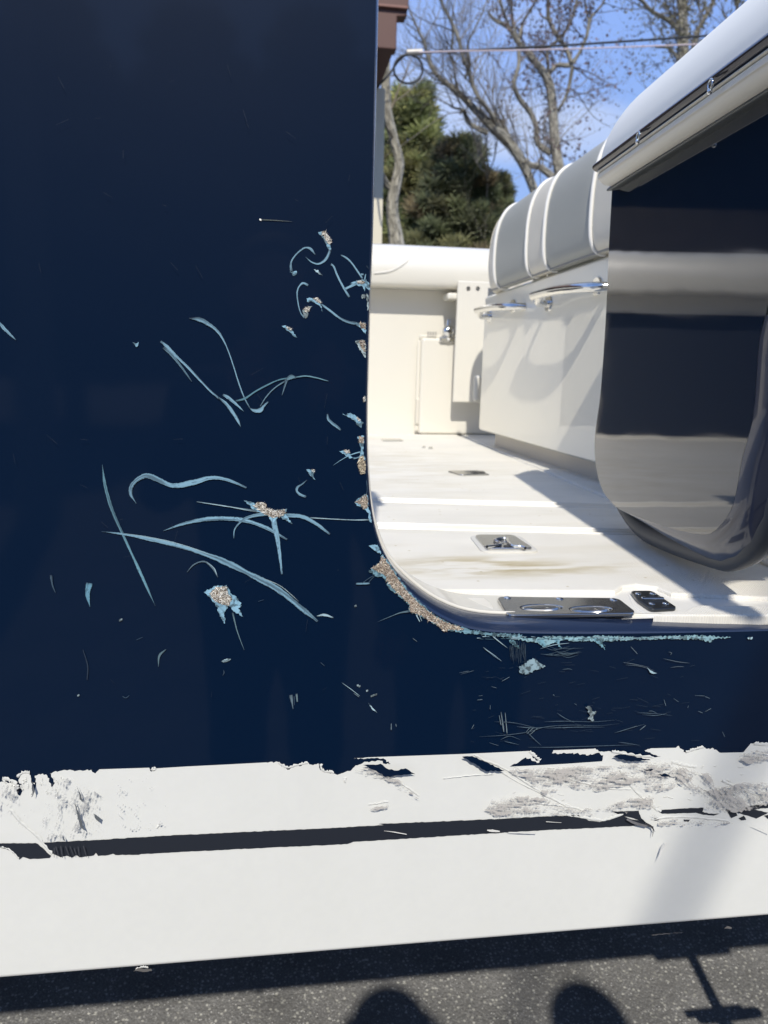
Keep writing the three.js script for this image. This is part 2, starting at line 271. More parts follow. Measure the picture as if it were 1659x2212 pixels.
const inPoly = (x, y, P) => { let c = false; for (let i = 0, j = P.length - 1; i < P.length; j = i++) if ((P[i].y > y) !== (P[j].y > y) && x < (P[j].x - P[i].x) * (y - P[i].y) / (P[j].y - P[i].y) + P[i].x) c = !c; return c; };
const TAN = [[0.66, 0.57, 0.44], [0.56, 0.47, 0.36], [0.40, 0.32, 0.25], [0.72, 0.68, 0.6], [0.27, 0.21, 0.165], [0.54, 0.46, 0.40]], PALEF = [[0.76, 0.73, 0.65], [0.67, 0.62, 0.53], [0.40, 0.35, 0.28], [0.8, 0.79, 0.75]];
const unitChip = new THREE.OctahedronGeometry(1, 0);
function gouge(ptsD, n, pal = TAN, len = 3.4, base = [0.15, 0.115, 0.09]) {   // bare glass fibre: splinters of laminate standing up out of the chipped skin
  const R = rng(seedN++), P = ptsD.map(hullXY), z0 = nextLift(); const bb = new THREE.Box3().setFromPoints(P);
  const g = [blobGeo(ptsD, base, 0.0008, z0)]; g[0] = g[0].toNonIndexed(); g[0].deleteAttribute('uv');  // base colour darkened to look like recessed cavities between the splinters
  const m = new THREE.Matrix4(), q = new THREE.Quaternion(), e = new THREE.Euler();
  let k = 0, guard = 0;
  n = Math.round(n * 1.7);
  while (k < n && guard++ < n * 40) {
    const x = mix(bb.min.x, bb.max.x, R()), y = mix(bb.min.y, bb.max.y, R()); if (!inPoly(x, y, P)) continue; k++;
    const big = R() < 0.12, L = len * (big ? 1.1 + R() : 0.35 + 0.8 * R()) * PX, w = (0.32 + 0.5 * R()) * PX * (big ? 1.5 : 1), h = w * (0.5 + 0.7 * R());
    e.set((R() - 0.5) * 1.3, (R() - 0.5) * 1.1, R() * Math.PI); q.setFromEuler(e);
    m.compose(V(x, y, z0 + h * (0.2 + 1.3 * R())), q, V(L, w, h));
    const c = unitChip.clone().applyMatrix4(m); c.deleteAttribute('uv'); c.computeVertexNormals();
    const col = pal[Math.floor(R() * pal.length)], b = 0.45 + 0.85 * R(), cc = []; for (let i = 0; i < c.attributes.position.count; i++) cc.push(col[0] * b, col[1] * b, col[2] * b);
    c.setAttribute('color', new THREE.Float32BufferAttribute(cc, 3)); g.push(c);
  }
  return part('gouge', g, MAT.fibre, hull, null);
}
{ // upper cluster next to the opening (crop A)
  const a = (...p) => CA(...p);
  chip(a([770, 230], [830, 225], [900, 290], [935, 390], [945, 505], [910, 470], [870, 380], [820, 300]), BLUE, 0.0006);
  gouge(a([815, 235], [850, 215], [880, 250], [930, 320], [955, 345], [930, 400], [890, 370], [850, 300]), 70, PALEF, 3.4);
  scratch(a([930, 470], [905, 540], [850, 620], [770, 660], [690, 640], [600, 568]), [6, 5, 4.5, 3.2, 2.6, 1]);
  scratch(a([730, 535], [670, 460], [600, 440], [530, 480], [450, 560], [405, 640], [405, 760]), [2, 5, 2.6, 3, 2.6, 3.2, 5]);
  chip(a([385, 760], [420, 770], [480, 755], [475, 800], [440, 825], [415, 790]));
  chip(a([705, 735], [770, 742], [800, 790], [828, 822], [780, 795], [740, 770]), PALE);
  scratch(a([940, 665], [975, 690], [1020, 800], [1100, 960], [1190, 1108]), [6, 4, 3.6, 4, 4.5]);
  scratch(a([1075, 542], [1150, 580], [1230, 660], [1320, 790], [1365, 860]), [3, 4, 3.4, 4, 5]);
  scratch(a([1130, 1000], [1180, 975], [1250, 940], [1310, 900]), [7, 6, 7, 9]);
  chip(a([1200, 925], [1320, 880], [1420, 870], [1440, 930], [1450, 1010], [1400, 960], [1395, 1050], [1375, 970], [1250, 935]), BLUE);
  gouge(a([1290, 905], [1340, 885], [1400, 900], [1380, 930], [1310, 925]), 26, PALEF, 2.6);
  scratch(a([1410, 795], [1395, 880]), [2, 2.4]); scratch(a([1340, 800], [1385, 803]), [4, 3]);
  chip(a([1350, 1095], [1385, 1070], [1410, 1080], [1400, 1125], [1365, 1130]), GREYW);
  chip(a([1415, 1060], [1450, 1090], [1448, 1290], [1430, 1290], [1432, 1170]), GREYW);
  chip(a([1440, 900], [1460, 930], [1462, 1020], [1440, 980]), BLUE);
  scratch(a([635, 950], [565, 920], [510, 970], [487, 1040], [495, 1160], [530, 1310], [585, 1390]), [5, 4, 2.4, 3, 2.6, 3, 4]);
  chip(a([555, 1290], [600, 1250], [690, 1230], [640, 1290], [630, 1360], [600, 1395], [565, 1360]), GREYW);
  gouge(a([580, 1265], [640, 1245], [665, 1250], [640, 1300], [600, 1315]), 36, PALEF, 2.6);
  chip(a([612, 1130], [650, 1115], [720, 1140], [800, 1150], [810, 1220], [832, 1305], [800, 1240], [740, 1205], [680, 1165], [640, 1185], [615, 1165]), BLUE);
  gouge(a([700, 1125], [760, 1115], [800, 1160], [800, 1200], [750, 1165]), 40, PALEF, 2.6);
  scratch(a([810, 1205], [940, 1300], [1060, 1390], [1180, 1445], [1290, 1465]), [5, 4.6, 4.4, 5, 7]);
  chip(a([1265, 1460], [1330, 1450], [1412, 1455], [1412, 1610], [1370, 1560], [1320, 1510]), BLUE);
  gouge(a([1315, 1455], [1410, 1462], [1405, 1540], [1350, 1525]), 40, TAN, 2.6);
  chip(a([275, 1495], [330, 1490], [410, 1545], [485, 1655], [430, 1630], [350, 1560]), BLUE);
  gouge(a([330, 1500], [400, 1530], [405, 1555], [360, 1540]), 20, PALEF, 2.4);
  chip(a([1270, 1700], [1330, 1690], [1408, 1690], [1408, 1930], [1380, 1900], [1320, 1800]), GREYW);
  gouge(a([1320, 1695], [1400, 1700], [1395, 1850], [1350, 1790]), 60, TAN, 2.8);
  scratch(a([0, 65], [200, 75], [420, 90]), [2, 1.4, 0.6], [0.10, 0.115, 0.10]); chip(a([-25, 50], [0, 55], [5, 80], [-20, 75]), WHITE);
  scratch(a([1420, 685], [1450, 725]), [1.5, 1.2], FAINT);
}
{ // crop B
  const b = (...p) => CB(...p);
  scratch(b([1170, 640], [1190, 668]), [1, 1], FAINT);
  chip(b([1372, 400], [1395, 365], [1412, 375], [1405, 450], [1380, 455]), GREYW); gouge(b([1375, 400], [1400, 370], [1405, 440], [1385, 450]), 16, PALEF, 2.2);
  scratch(b([895, 610], [905, 680], [960, 735], [1020, 780], [1075, 825]), [3, 6, 7, 7, 5], BLUE);
  chip(b([1095, 605], [1150, 630], [1160, 600], [1220, 605], [1290, 650], [1385, 730], [1360, 760], [1350, 800], [1310, 770], [1260, 710], [1190, 660]), BLUE);
  gouge(b([1280, 650], [1330, 680], [1345, 710], [1310, 700]), 16, PALEF, 2.4);
  chip(b([1300, 910], [1390, 910], [1385, 1010], [1375, 1090], [1398, 1190], [1395, 1260], [1315, 1255], [1320, 1180], [1350, 1120], [1330, 1040]), BLUE);
  gouge(b([1312, 912], [1380, 915], [1378, 1000], [1320, 1005]), 46, TAN, 2.6);
  gouge(b([1325, 1180], [1380, 1180], [1405, 1260], [1410, 1350], [1395, 1415], [1345, 1425], [1315, 1340], [1308, 1280]), 110, [[0.66, 0.56, 0.40], [0.5, 0.42, 0.29], [0.7, 0.63, 0.48]], 3.2);
  chip(b([1050, 1110], [1110, 1100], [1180, 1120], [1205, 1170], [1250, 1205], [1190, 1210], [1130, 1165]), BLUE);
  gouge(b([1110, 1100], [1180, 1090], [1195, 1130], [1150, 1145]), 30, PALEF, 2.6);
  scratch(b([1350, 1120], [1270, 1140], [1180, 1175], [1080, 1230], [970, 1305]), [4, 3, 1.6, 1.6, 0.8], BLUE);
  scratch(b([1240, 1210], [1290, 1205], [1320, 1185]), [4, 2, 2]);
  chip(b([610, 1355], [680, 1375], [725, 1380], [700, 1430], [735, 1508], [690, 1470], [650, 1410]), BLUE); gouge(b([670, 1362], [720, 1362], [715, 1392], [685, 1385]), 14, PALEF, 2);
  scratch(b([620, 1500], [550, 1560], [490, 1600], [480, 1650], [530, 1700], [605, 1730]), [2, 4, 7, 7, 7, 6], BLUE);
  chip(b([1260, 1800], [1330, 1740], [1400, 1690], [1440, 1710], [1440, 1860], [1470, 1920], [1492, 2040], [1488, 2080], [1450, 2040], [1455, 1950], [1380, 1880], [1290, 1850]), BLUE);
  gouge(b([1270, 1800], [1350, 1745], [1420, 1695], [1440, 1790], [1430, 1880], [1390, 1890], [1320, 1820]), 110, TAN, 3.6);
  scratch(b([660, 2010], [1000, 2030], [1240, 2040], [1460, 2038]), [3.2, 2.8, 2.4, 3], PALE);
  scratch(b([1420, 1500], [1430, 1640], [1410, 1720]), [1.4, 1.2, 1.8], FAINT);
}
{ // crop D: long hooks
  const d = (...p) => CD(...p);
  scratch(d([322, 238], [410, 248], [500, 295], [570, 350], [615, 410], [660, 500], [720, 670], [770, 830], [820, 960], [870, 1050]), [2, 8.4, 8, 7.4, 5.4, 2.8, 2.6, 2.8, 3, 2.2], BLUE);
  scratch(d([870, 1050], [910, 1068], [960, 1065], [990, 1030], [1032, 988]), [3, 8.5, 11, 6, 3], BLUE);
  scratch(d([625, 925], [670, 950], [720, 990], [770, 1035], [812, 1076]), [5, 9, 8, 5, 1], BLUE);
  scratch(d([740, 982], [820, 960], [910, 900], [1010, 845], [1120, 795], [1210, 775]), [4, 5, 4, 4.2, 3, 3], [0.085, 0.21, 0.27]);
  scratch(d([960, 1030], [1010, 950], [1090, 865], [1180, 805]), [2, 2, 2.2, 3], [0.12, 0.22, 0.28]);
  scratch(d([1180, 800], [1240, 765], [1280, 772]), [3, 9, 4], [0.14, 0.27, 0.34]);
  scratch(d([1200, 790], [1180, 850], [1155, 932]), [6, 3.5, 1.2], [0.10, 0.18, 0.24]);
  scratch(d([1270, 770], [1370, 758], [1470, 775], [1573, 804]), [3, 3, 2.6, 2.4], [0.15, 0.31, 0.38]);
  scratch(d([65, 445], [130, 500], [200, 575], [300, 670], [400, 775], [500, 880], [590, 960]), [4, 6, 5, 4.6, 4.6, 4.2, 4], BLUE);
  scratch(d([90, 500], [160, 560], [220, 635], [280, 715], [345, 808]), [6, 8, 5, 3, 1.4], [0.13, 0.25, 0.33]);
  scratch(d([585, 950], [650, 1005], [710, 1080], [755, 1150], [785, 1215]), [4, 8, 9, 7, 1], BLUE);
  chip(C7([574, 283], [588, 290], [600, 282], [597, 300], [590, 305], [584, 296]), BLUE, 0.0004);
  scratch(C7([-10, 190], [20, 225], [45, 250], [70, 274]), [3, 6, 5, 1.5]);
}
{ // crop 8: lower left, with the wide blue sweeps
  const e = (...p) => C8(...p);
  scratch(e([443, 82], [455, 170], [490, 290], [540, 400], [590, 510], [635, 610], [672, 692]), [1.5, 6, 7.4, 7, 6, 5, 1.4], [0.12, 0.27, 0.34]);
  scratch(e([590, 250], [565, 205], [575, 165], [630, 130], [690, 150], [745, 172], [830, 160], [920, 138], [990, 150], [1065, 182]), [2, 6, 8, 11, 11, 11, 11, 8.5, 7, 4], BLUE);
  scratch(e([440, 370], [540, 383], [660, 405], [800, 440], [950, 492], [1090, 560], [1200, 620], [1300, 700], [1372, 758]), [1.2, 5, 9, 11, 12, 13, 14, 12, 6], BLUE);
  scratch(e([530, 378], [660, 398], [800, 432], [940, 484]), [1.2, 2, 2, 1.2], PALE, { jag: 0.5 });
  scratch(e([1100, 560], [1210, 605], [1290, 672]), [1, 2.2, 1.4], GREYW, { jag: 0.6 });
  scratch(e([705, 368], [800, 335], [920, 315], [1040, 320], [1140, 350], [1240, 405]), [1.4, 6, 9, 10, 8.5, 4], BLUE);
  scratch(e([1010, 400], [1015, 360], [1060, 315], [1150, 295], [1220, 300]), [1.6, 3.6, 6, 8, 8], BLUE);
  scratch(e([1230, 300], [1310, 308], [1370, 340], [1425, 382]), [9, 9.5, 8.5, 5], BLUE);
  scratch(e([850, 242], [980, 262], [1120, 285]), [1.4, 2.8, 4], PALE);
  scratch(e([1180, 315], [1200, 410], [1218, 555]), [12, 10, 5], BLUE);
  chip(e([1053, 235], [1090, 245], [1160, 285], [1240, 272], [1235, 300], [1265, 338], [1200, 305], [1180, 340], [1160, 305], [1100, 280]), BLUE);
  gouge(e([1098, 262], [1110, 244], [1148, 248], [1150, 268], [1190, 280], [1232, 275], [1225, 300], [1180, 312], [1150, 300]), 190, PALEF, 3.4);
  chip(e([1325, 830 - 728 + 4], [1357, 106], [1352, 128], [1361, 148], [1340, 130]), BLUE, 0.0004);
  scratch(e([808, 546], [840, 512], [882, 500], [915, 522], [942, 568]), [1.4, 3, 4, 5, 1.6], [0.10, 0.16, 0.20]);
  scratch(e([890, 500], [925, 530], [938, 560]), [2, 3, 1.2], PALE);
  chip(e([882, 632], [930, 605], [978, 602], [1000, 640], [1030, 660], [1045, 690], [1030, 700], [1052, 738], [1010, 715], [990, 690], [970, 720], [972, 768], [950, 730], [930, 680], [900, 650]), BLUE, 0.001);
  gouge(e([905, 640], [930, 612], [978, 606], [985, 640], [1003, 660], [990, 690], [950, 682], [918, 660]), 230, PALEF, 3.6);
  scratch(e([1005, 720], [1025, 800], [1055, 882]), [4, 2.2, 1], [0.15, 0.25, 0.28]);
  scratch(e([1368, 735], [1400, 730], [1440, 742]), [2, 7, 3], PALE);
  scratch(e([387, 592], [380, 640], [390, 696]), [13, 10, 1.6], [0.11, 0.26, 0.35]);
  scratch(e([718, 878], [690, 905], [685, 955]), [2, 5, 1.2], [0.10, 0.17, 0.2]);
  chip(e([955, 930], [980, 918], [998, 920], [985, 930], [965, 936]), PALE, 0.0005);
  scratch(e([966, 968], [968, 980], [962, 992]), [1.5, 2.4, 1], FAINT); scratch(e([222, 558], [228, 600], [242, 636]), [6, 3, 1], FAINT);
  scratch(e([360, 880], [380, 950], [378, 1010]), [2, 3, 2], [0.012, 0.026, 0.05]); scratch(e([590, 838], [618, 826]), [1, 1], FAINT);
  scratch(e([1256, 1075], [1266, 1136]), [8, 2], [0.10, 0.15, 0.18]); scratch(e([1281, 1070], [1284, 1106]), [4, 3], [0.12, 0.18, 0.2]); scratch(e([1270, 1080], [1272, 1120]), [2, 1], FAINT);
  scratch(e([1476, 1022], [1515, 1050], [1554, 1080]), [1, 2, 1.4], PALE); chip(e([1588, 1106], [1600, 1120], [1620, 1140], [1628, 1154], [1606, 1136]), PALE, 0.0005);
  for (const [x, y] of [[1540, 1032], [1548, 1036], [1580, 1055], [1608, 1075], [1618, 1072], [1600, 1078], [335, 1075], [515, 752], [520, 748], [1530, 690]]) chip(e([x, y], [x + 9, y - 4], [x + 10, y + 4], [x + 2, y + 7]), [0.2, 0.26, 0.28], 0.0003);
  scratch(e([530, 1080], [545, 1088], [560, 1076]), [1, 1.4, 1], FAINT); scratch(e([1115, 672], [1140, 664]), [1, 1], FAINT); scratch(e([1385, 935], [1402, 950]), [1.4, 1], FAINT);
  chip(C3([60, 462], [95, 458], [105, 475], [112, 492], [98, 490], [82, 478]), BLUE, 0.0006);
}
{ // along the bottom corner of the opening (crop C): bare laminate and blue chipped skin
  const c = (...p) => CC(...p);
  chip(c([275, 205], [320, 200], [355, 200], [360, 235], [385, 262], [382, 285], [350, 262], [320, 245]), BLUE, 0.0008);
  chip(c([400, 285], [440, 340], [480, 400], [560, 520], [650, 630], [760, 740], [860, 820], [960, 880], [1080, 932], [1200, 965], [1380, 990], [1659, 1005], [1659, 1032], [1500, 1025], [1380, 1020], [1200, 1000], [1090, 985], [1000, 968], [955, 975], [880, 920], [780, 860], [700, 830], [640, 800], [640, 740], [560, 670], [500, 620], [450, 580], [430, 530], [400, 480], [330, 480], [275, 440], [310, 405], [370, 370], [385, 330]), [0.13, 0.25, 0.31], 0.0014);
  gouge(c([395, 300], [430, 345], [470, 405], [520, 475], [570, 555], [640, 640], [720, 720], [800, 790], [880, 850], [980, 900], [1080, 935], [1130, 955], [1080, 965], [1000, 955], [955, 985], [930, 955], [870, 905], [780, 855], [730, 825], [650, 800], [640, 730], [560, 655], [480, 580], [440, 520], [420, 470], [360, 440], [300, 405], [370, 365], [385, 330]), 900, TAN, 4.2, [0.17, 0.125, 0.095]);
  scratch(c([640, 795], [560, 810], [480, 840], [355, 892]), [8, 4, 2, 0.8], [0.12, 0.2, 0.24]);
  scratch(c([700, 825], [735, 892]), [2.6, 2], PALE); scratch(c([728, 825], [752, 885]), [2, 1.6], PALE);
  scratch(c([160, 548], [220, 548], [285, 545]), [5, 5, 4], BLUE); scratch(c([215, 545], [270, 505], [320, 475]), [1.2, 1.2, 1.2], FAINT); scratch(c([275, 535], [325, 482]), [1.2, 1.2], FAINT);
  scratch(c([1390, 1020], [1440, 1062], [1525, 1128]), [4, 2.4, 1.2], PALE); scratch(c([1305, 1120], [1370, 1175], [1445, 1232]), [1.6, 2, 1.4], PALE); scratch(c([670, 1038], [710, 1068]), [1.4, 1], [0.15, 0.2, 0.22]);
  scratch(c([0, 420], [2, 430]), [1, 1], FAINT);
}
{ // under the sill and the scuffs below it (crops 3, 4)
  const c = (...p) => C3(...p), d = (...p) => C4(...p);
  chip(c([560, 818], [640, 822], [720, 830], [800, 822], [900, 824], [1000, 820], [1100, 826], [1200, 826], [1290, 820], [1400, 820], [1460, 823], [1512, 826], [1440, 833], [1425, 846], [1380, 834], [1290, 833], [1180, 834], [1100, 837], [1000, 843], [900, 842], [830, 838], [775, 858], [740, 852], [690, 842], [640, 830]), [0.2, 0.34, 0.385], 0.0013);
  for (let i = 0; i < 7; i++) { const R = rng(900 + i), x = 580 + R() * 420, y = 826 + R() * 14; chip(c([x, y], [x + 14 + 16 * R(), y + 2], [x + 26 + 40 * R(), y + 22 + 26 * R()], [x + 16 * R(), y + 12]), [0.13, 0.27, 0.33], 0.0012); }
  for (let i = 0; i < 60; i++) { const R = rng(1500 + i), x = 480 + R() * 900, y = 822 + R() * 12; scratch(c([x, y], [x + 12 + 30 * R(), y + (R() - 0.5) * 5]), [1 + 1.5 * R(), 0.8], R() < 0.5 ? PALE : [0.08, 0.17, 0.21], { jag: 0.6 }); }
  chip(c([1572, 826], [1592, 824], [1590, 833], [1575, 834]), PALE, 0.0006);
  chip(c([660, 945], [715, 908], [765, 942], [730, 955], [695, 972], [665, 968]), [0.20, 0.29, 0.33], 0.0012);
  for (let i = 0; i < 26; i++) { const R = rng(940 + i), x = 618 + R() * 70, y = 838 + R() * 30; scratch(c([x, y], [x + 6 + 14 * R(), y + 40 + 60 * R()].map((v, k) => v - (k ? 0 : 18 * R()))), [0.7, 0.6], [0.035, 0.06, 0.085]); }
  for (let i = 0; i < 14; i++) { const R = rng(970 + i), x = 745 + R() * 90, y = 862 + R() * 40; scratch(c([x, y], [x + 30, y + 10 * R()], [x + 60 + 60 * R(), y + 4 - 14 * R()]), [0.6, 1.2, 0.6], [0.06, 0.10, 0.125]); }
  scratch(c([520, 868], [560, 896], [590, 920]), [1, 1.6, 0.8], PALE); scratch(c([1105, 862], [1132, 892]), [1.2, 1], GREYW); scratch(c([745, 870], [800, 855], [860, 848]), [1, 2, 1], PALE);
  for (const q of [[[1075, 925], [1120, 932], [1180, 945]], [[1085, 935], [1140, 940], [1200, 958]], [[1235, 910], [1290, 922], [1340, 928]], [[1262, 946], [1290, 942], [1318, 942]], [[1255, 883], [1268, 888], [1262, 896]]]) scratch(c(...q), [0.8, 1.4, 0.8], [0.13, 0.17, 0.19]);
  scratch(c([1170, 945], [1190, 965], [1210, 968]), [1, 6, 1], PALE, { jag: 0.7 });
  chip(d([925, 242], [942, 240], [950, 260], [972, 262], [955, 278], [958, 298], [935, 292], [942, 272]), [0.22, 0.28, 0.3], 0.0012);
  for (const [x, y, u, v, w] of [[588, 262, 600, 342, 3.4], [604, 264, 612, 348, 3], [580, 275, 588, 315, 2.4], [545, 234, 544, 252, 1.6], [590, 140, 622, 122, 1.4], [690, 350, 720, 322, 2.6], [700, 355, 735, 325, 2], [685, 345, 705, 322, 1.6], [1140, 335, 1165, 315, 2.4], [1090, 330, 1130, 318, 1], [880, 228, 890, 234, 1.6], [1237, 212, 1245, 238, 1.4], [1275, 208, 1296, 222, 1], [1400, 262, 1425, 248, 1.4], [1470, 340, 1480, 362, 1], [1372, 258, 1392, 266, 1.6], [492, 214, 514, 212, 1.4], [498, 198, 514, 196, 1], [470, 330, 480, 312, 1.4], [548, 160, 570, 166, 1.4], [540, 384, 578, 396, 1], [795, 192, 800, 196, 1.6], [1360, 196, 1400, 198, 1.2], [1400, 200, 1420, 208, 1.2], [0, 186, 22, 202, 1.6], [150, 306, 150, 334, 2.4], [168, 308, 170, 320, 1.6], [425, 112, 480, 96, 0.8], [420, 106, 460, 98, 0.8], [1334, 236, 1332, 246, 1]]) scratch(d([x, y], [u, v]), [w * 0.6, w], [0.17, 0.23, 0.26], { jag: 0.5 });
  for (const q of [[[500, 360], [600, 354], [700, 340], [760, 322], [860, 314], [980, 316], [1060, 308]], [[560, 300], [640, 305], [740, 328]], [[650, 320], [720, 325], [800, 318]], [[760, 326], [900, 322], [1000, 322]], [[1040, 345], [1090, 330], [1160, 310]], [[810, 265], [840, 285], [880, 304]], [[585, 372], [620, 358], [665, 372]], [[600, 378], [660, 392]], [[690, 340], [720, 370], [748, 395]], [[695, 402], [800, 402], [1000, 396], [1130, 392]], [[1055, 382], [1090, 386], [1140, 394]], [[1130, 264], [1200, 268], [1270, 276]], [[1150, 272], [1210, 275], [1255, 265]], [[760, 300], [840, 298], [960, 300], [1040, 294]], [[1175, 258], [1190, 258], [1210, 268]], [[830, 92], [860, 90], [872, 94]]]) scratch(d(...q), [0.7, 1.7, 1.1, 0.6], [0.085, 0.13, 0.16], { jag: 0.5 });
  const R = rng(77);
  for (let i = 0; i < 70; i++) { const x = 460 + R() * 900, y = 60 + R() * 340, l = 10 + 40 * R(), a = (R() - 0.5) * 0.9; scratch(d([x, y], [x + l * Math.cos(a), y + l * Math.sin(a)]), [0.5, 0.7], [0.02, 0.036, 0.056], { name: 'scuff' }); }
  for (let i = 0; i < 40; i++) { const x = R() * 780, y = 60 + R() * 2080, l = 6 + 26 * R(), a = R() * 6.3; scratch([[x, y * 0.7], [x + l * Math.cos(a), y * 0.7 + l * Math.sin(a)]], [0.4, 0.5], [0.012, 0.022, 0.04], { name: 'scuff' }); }
}
// damage on the white bands
{
  const scuffTex = (s, ang, lo, hi) => { const ca = Math.cos(ang), sa = Math.sin(ang); return dataTex(512, 512, (u, v) => { const x = u * ca + v * sa, y = -u * sa + v * ca; const n = 0.62 * fbm(x * 20, y * 96, 4, s) + 0.38 * fbm(u * 120, v * 120, 3, s + 9), big = fbm(x * 7, y * 16, 3, s + 20); return gray(sstep(lo, hi, n * 0.75 + big * 0.35)); }, false); };
  const mk = (s, ang, lo, hi, col) => { const t = scuffTex(s, ang, lo, hi); t.repeat.set(4, 4); return phys({ color: col, roughness: 0.9, alphaMap: t, transparent: true, bumpMap: t, bumpScale: -0.00014 }); };
  const mA = mk(11, -0.12, 0.49, 0.72, lin(0.47, 0.445, 0.41)), mB = mk(23, -0.75, 0.48, 0.71, lin(0.47, 0.445, 0.41)), mC = mk(37, 1.25, 0.60, 0.76, lin(0.42, 0.42, 0.41));
  const R = rng(55);
  const sc = (pts, m) => part('scrape', flat(rag(pts.map(hullXY), R, 0.0022, 0.004), nextLift() + 0.0012), m, boot);
  sc(C4([615, 488], [800, 475], [1000, 470], [1230, 455], [1300, 480], [1360, 500], [1330, 540], [1210, 580], [1090, 545], [980, 570], [850, 555], [760, 590], [700, 530]), mA);
  sc(C4([515, 650], [560, 600], [620, 585], [740, 600], [800, 620], [900, 650], [1000, 630], [1110, 600], [1195, 600], [1190, 640], [1060, 660], [900, 670], [700, 670], [560, 670]), mA);
  sc(C4([1290, 470], [1420, 510], [1440, 560], [1560, 540], [1659, 535], [1659, 625], [1520, 660], [1400, 640], [1380, 590], [1280, 530]), mB);
  sc(C4([1180, 660], [1240, 690], [1400, 685], [1520, 700], [1400, 712], [1210, 708]), mA); sc(C4([1520, 430], [1659, 400], [1659, 450], [1560, 462]), mA); sc(C4([0, 492], [80, 474], [160, 500], [200, 545], [260, 605], [180, 560], [120, 520]), mA);
  sc(C4([50, 640], [90, 632], [140, 622], [135, 638], [80, 650]), mA); sc(C4([1430, 560], [1520, 560], [1500, 590], [1440, 600]), mB);
  sc(C5([0, 260], [60, 262], [140, 250], [300, 230], [360, 260], [440, 300], [480, 440], [380, 480], [200, 500], [60, 420], [0, 400]), mC);
  sc(C5([480, 220], [720, 230], [730, 440], [540, 450]), mk(41, 1.25, 0.68, 0.76, lin(0.45, 0.45, 0.44)));
  const tornD = [[[430, 434], [470, 432], [600, 490], [525, 492]], [[35, 468], [105, 462], [130, 480], [170, 490], [205, 480], [245, 504], [180, 508], [125, 515], [90, 490]], [[1060, 424], [1110, 432], [1180, 448], [1100, 455], [1030, 435]], [[1208, 505], [1240, 502], [1270, 518], [1235, 514]], [[1150, 486], [1190, 484], [1180, 492]]];
  for (const q of tornD) part('torn_patch', flat(rag(C4(...q).map(hullXY), R, 0.0009, 0.003), nextLift() + 0.0016), MAT.hull, boot);
  for (const q of [[[340, 262], [352, 290], [366, 335], [352, 320]], [[330, 330], [345, 370], [372, 455], [355, 440], [338, 380]], [[410, 380], [440, 400], [436, 418], [420, 405]], [[275, 470], [290, 500], [280, 492]], [[148, 240], [160, 285], [148, 310]]]) part('torn_patch', flat(rag(C5(...q).map(hullXY), R, 0.0006, 0.003), nextLift() + 0.0016), phys({ color: lin(0.10, 0.11, 0.12), roughness: 0.8 }), boot);
  const dark2 = phys({ color: lin(0.11, 0.105, 0.10), roughness: 0.9 });
  for (const q of [[[575, 1072], [600, 1056], [625, 1062], [655, 1060], [658, 1070], [620, 1074], [600, 1070]]]) part('torn_patch', flat(rag(C5(...q).map(hullXY), R, 0.0007, 0.003), 0.0022), dark2, boot);
  for (const q of [[[1465, 556], [1480, 545], [1500, 552], [1496, 558]], [[1150, 584], [1200, 578], [1290, 572], [1200, 583]]]) part('torn_patch', flat(rag(C6(...q).map(hullXY), R, 0.0007, 0.003), 0.0022), dark2, boot);
  // curled shavings of the white skin standing off the surface, casting their own small shadows
  const curl = (pts, w, o = {}) => { const P = curvePts(pts.map((p) => onZ(p, 0)), Math.max(8, pts.length * 6)); const rows = P.map((p, i) => { const t = P[Math.min(i + 1, P.length - 1)].clone().sub(P[Math.max(0, i - 1)]).normalize(), n = V(-t.y, t.x, 0), k = w * PX * (0.6 + 0.8 * R()), h = (o.h ?? 1.7) * PX * (0.5 + R()); return [p.clone().add(V(0, 0, 0.0006)), p.clone().addScaledVector(n, k * 0.5).add(V(0, 0, 0.0008 + h)), p.clone().addScaledVector(n, k).add(V(0, 0, 0.0007 + h * 0.5))]; }); part('peeled_edge', loft(rows), o.m || MAT.white, boot); };
  curl(C4([480, 440], [520, 462], [600, 495], [700, 560], [800, 620], [920, 665]), 5); curl(C4([560, 490], [640, 540], [740, 590], [860, 650]), 4);
  curl(C4([1060, 500], [1110, 570], [1150, 610], [1215, 665]), 6); curl(C4([700, 632], [780, 640], [900, 655]), 5); curl(C4([1470, 545], [1540, 575], [1659, 620]), 7); curl(C4([1270, 470], [1320, 485], [1370, 492]), 8);
  curl(C4([360, 535], [450, 524], [560, 516]), 3); curl(C4([130, 520], [190, 555], [260, 604]), 4); curl(C4([780, 520], [900, 548], [1010, 575], [1110, 578]), 4); curl(C4([60, 640], [90, 636], [140, 628]), 5);
  curl(C4([1030, 430], [1100, 440], [1200, 452]), 6); curl(C4([1330, 432], [1370, 418], [1400, 412]), 7); curl(C4([1180, 600], [1200, 650], [1225, 668]), 6); curl(C4([1600, 400], [1659, 404]), 9); curl(C4([1560, 440], [1600, 452], [1659, 442]), 6);
  curl(C4([850, 684], [900, 690], [1000, 704], [1080, 680]), 7); curl(C4([1190, 700], [1300, 690], [1500, 705]), 6); curl(C4([700, 428], [742, 462]), 6); curl(C4([1400, 580], [1500, 600], [1560, 585]), 5);
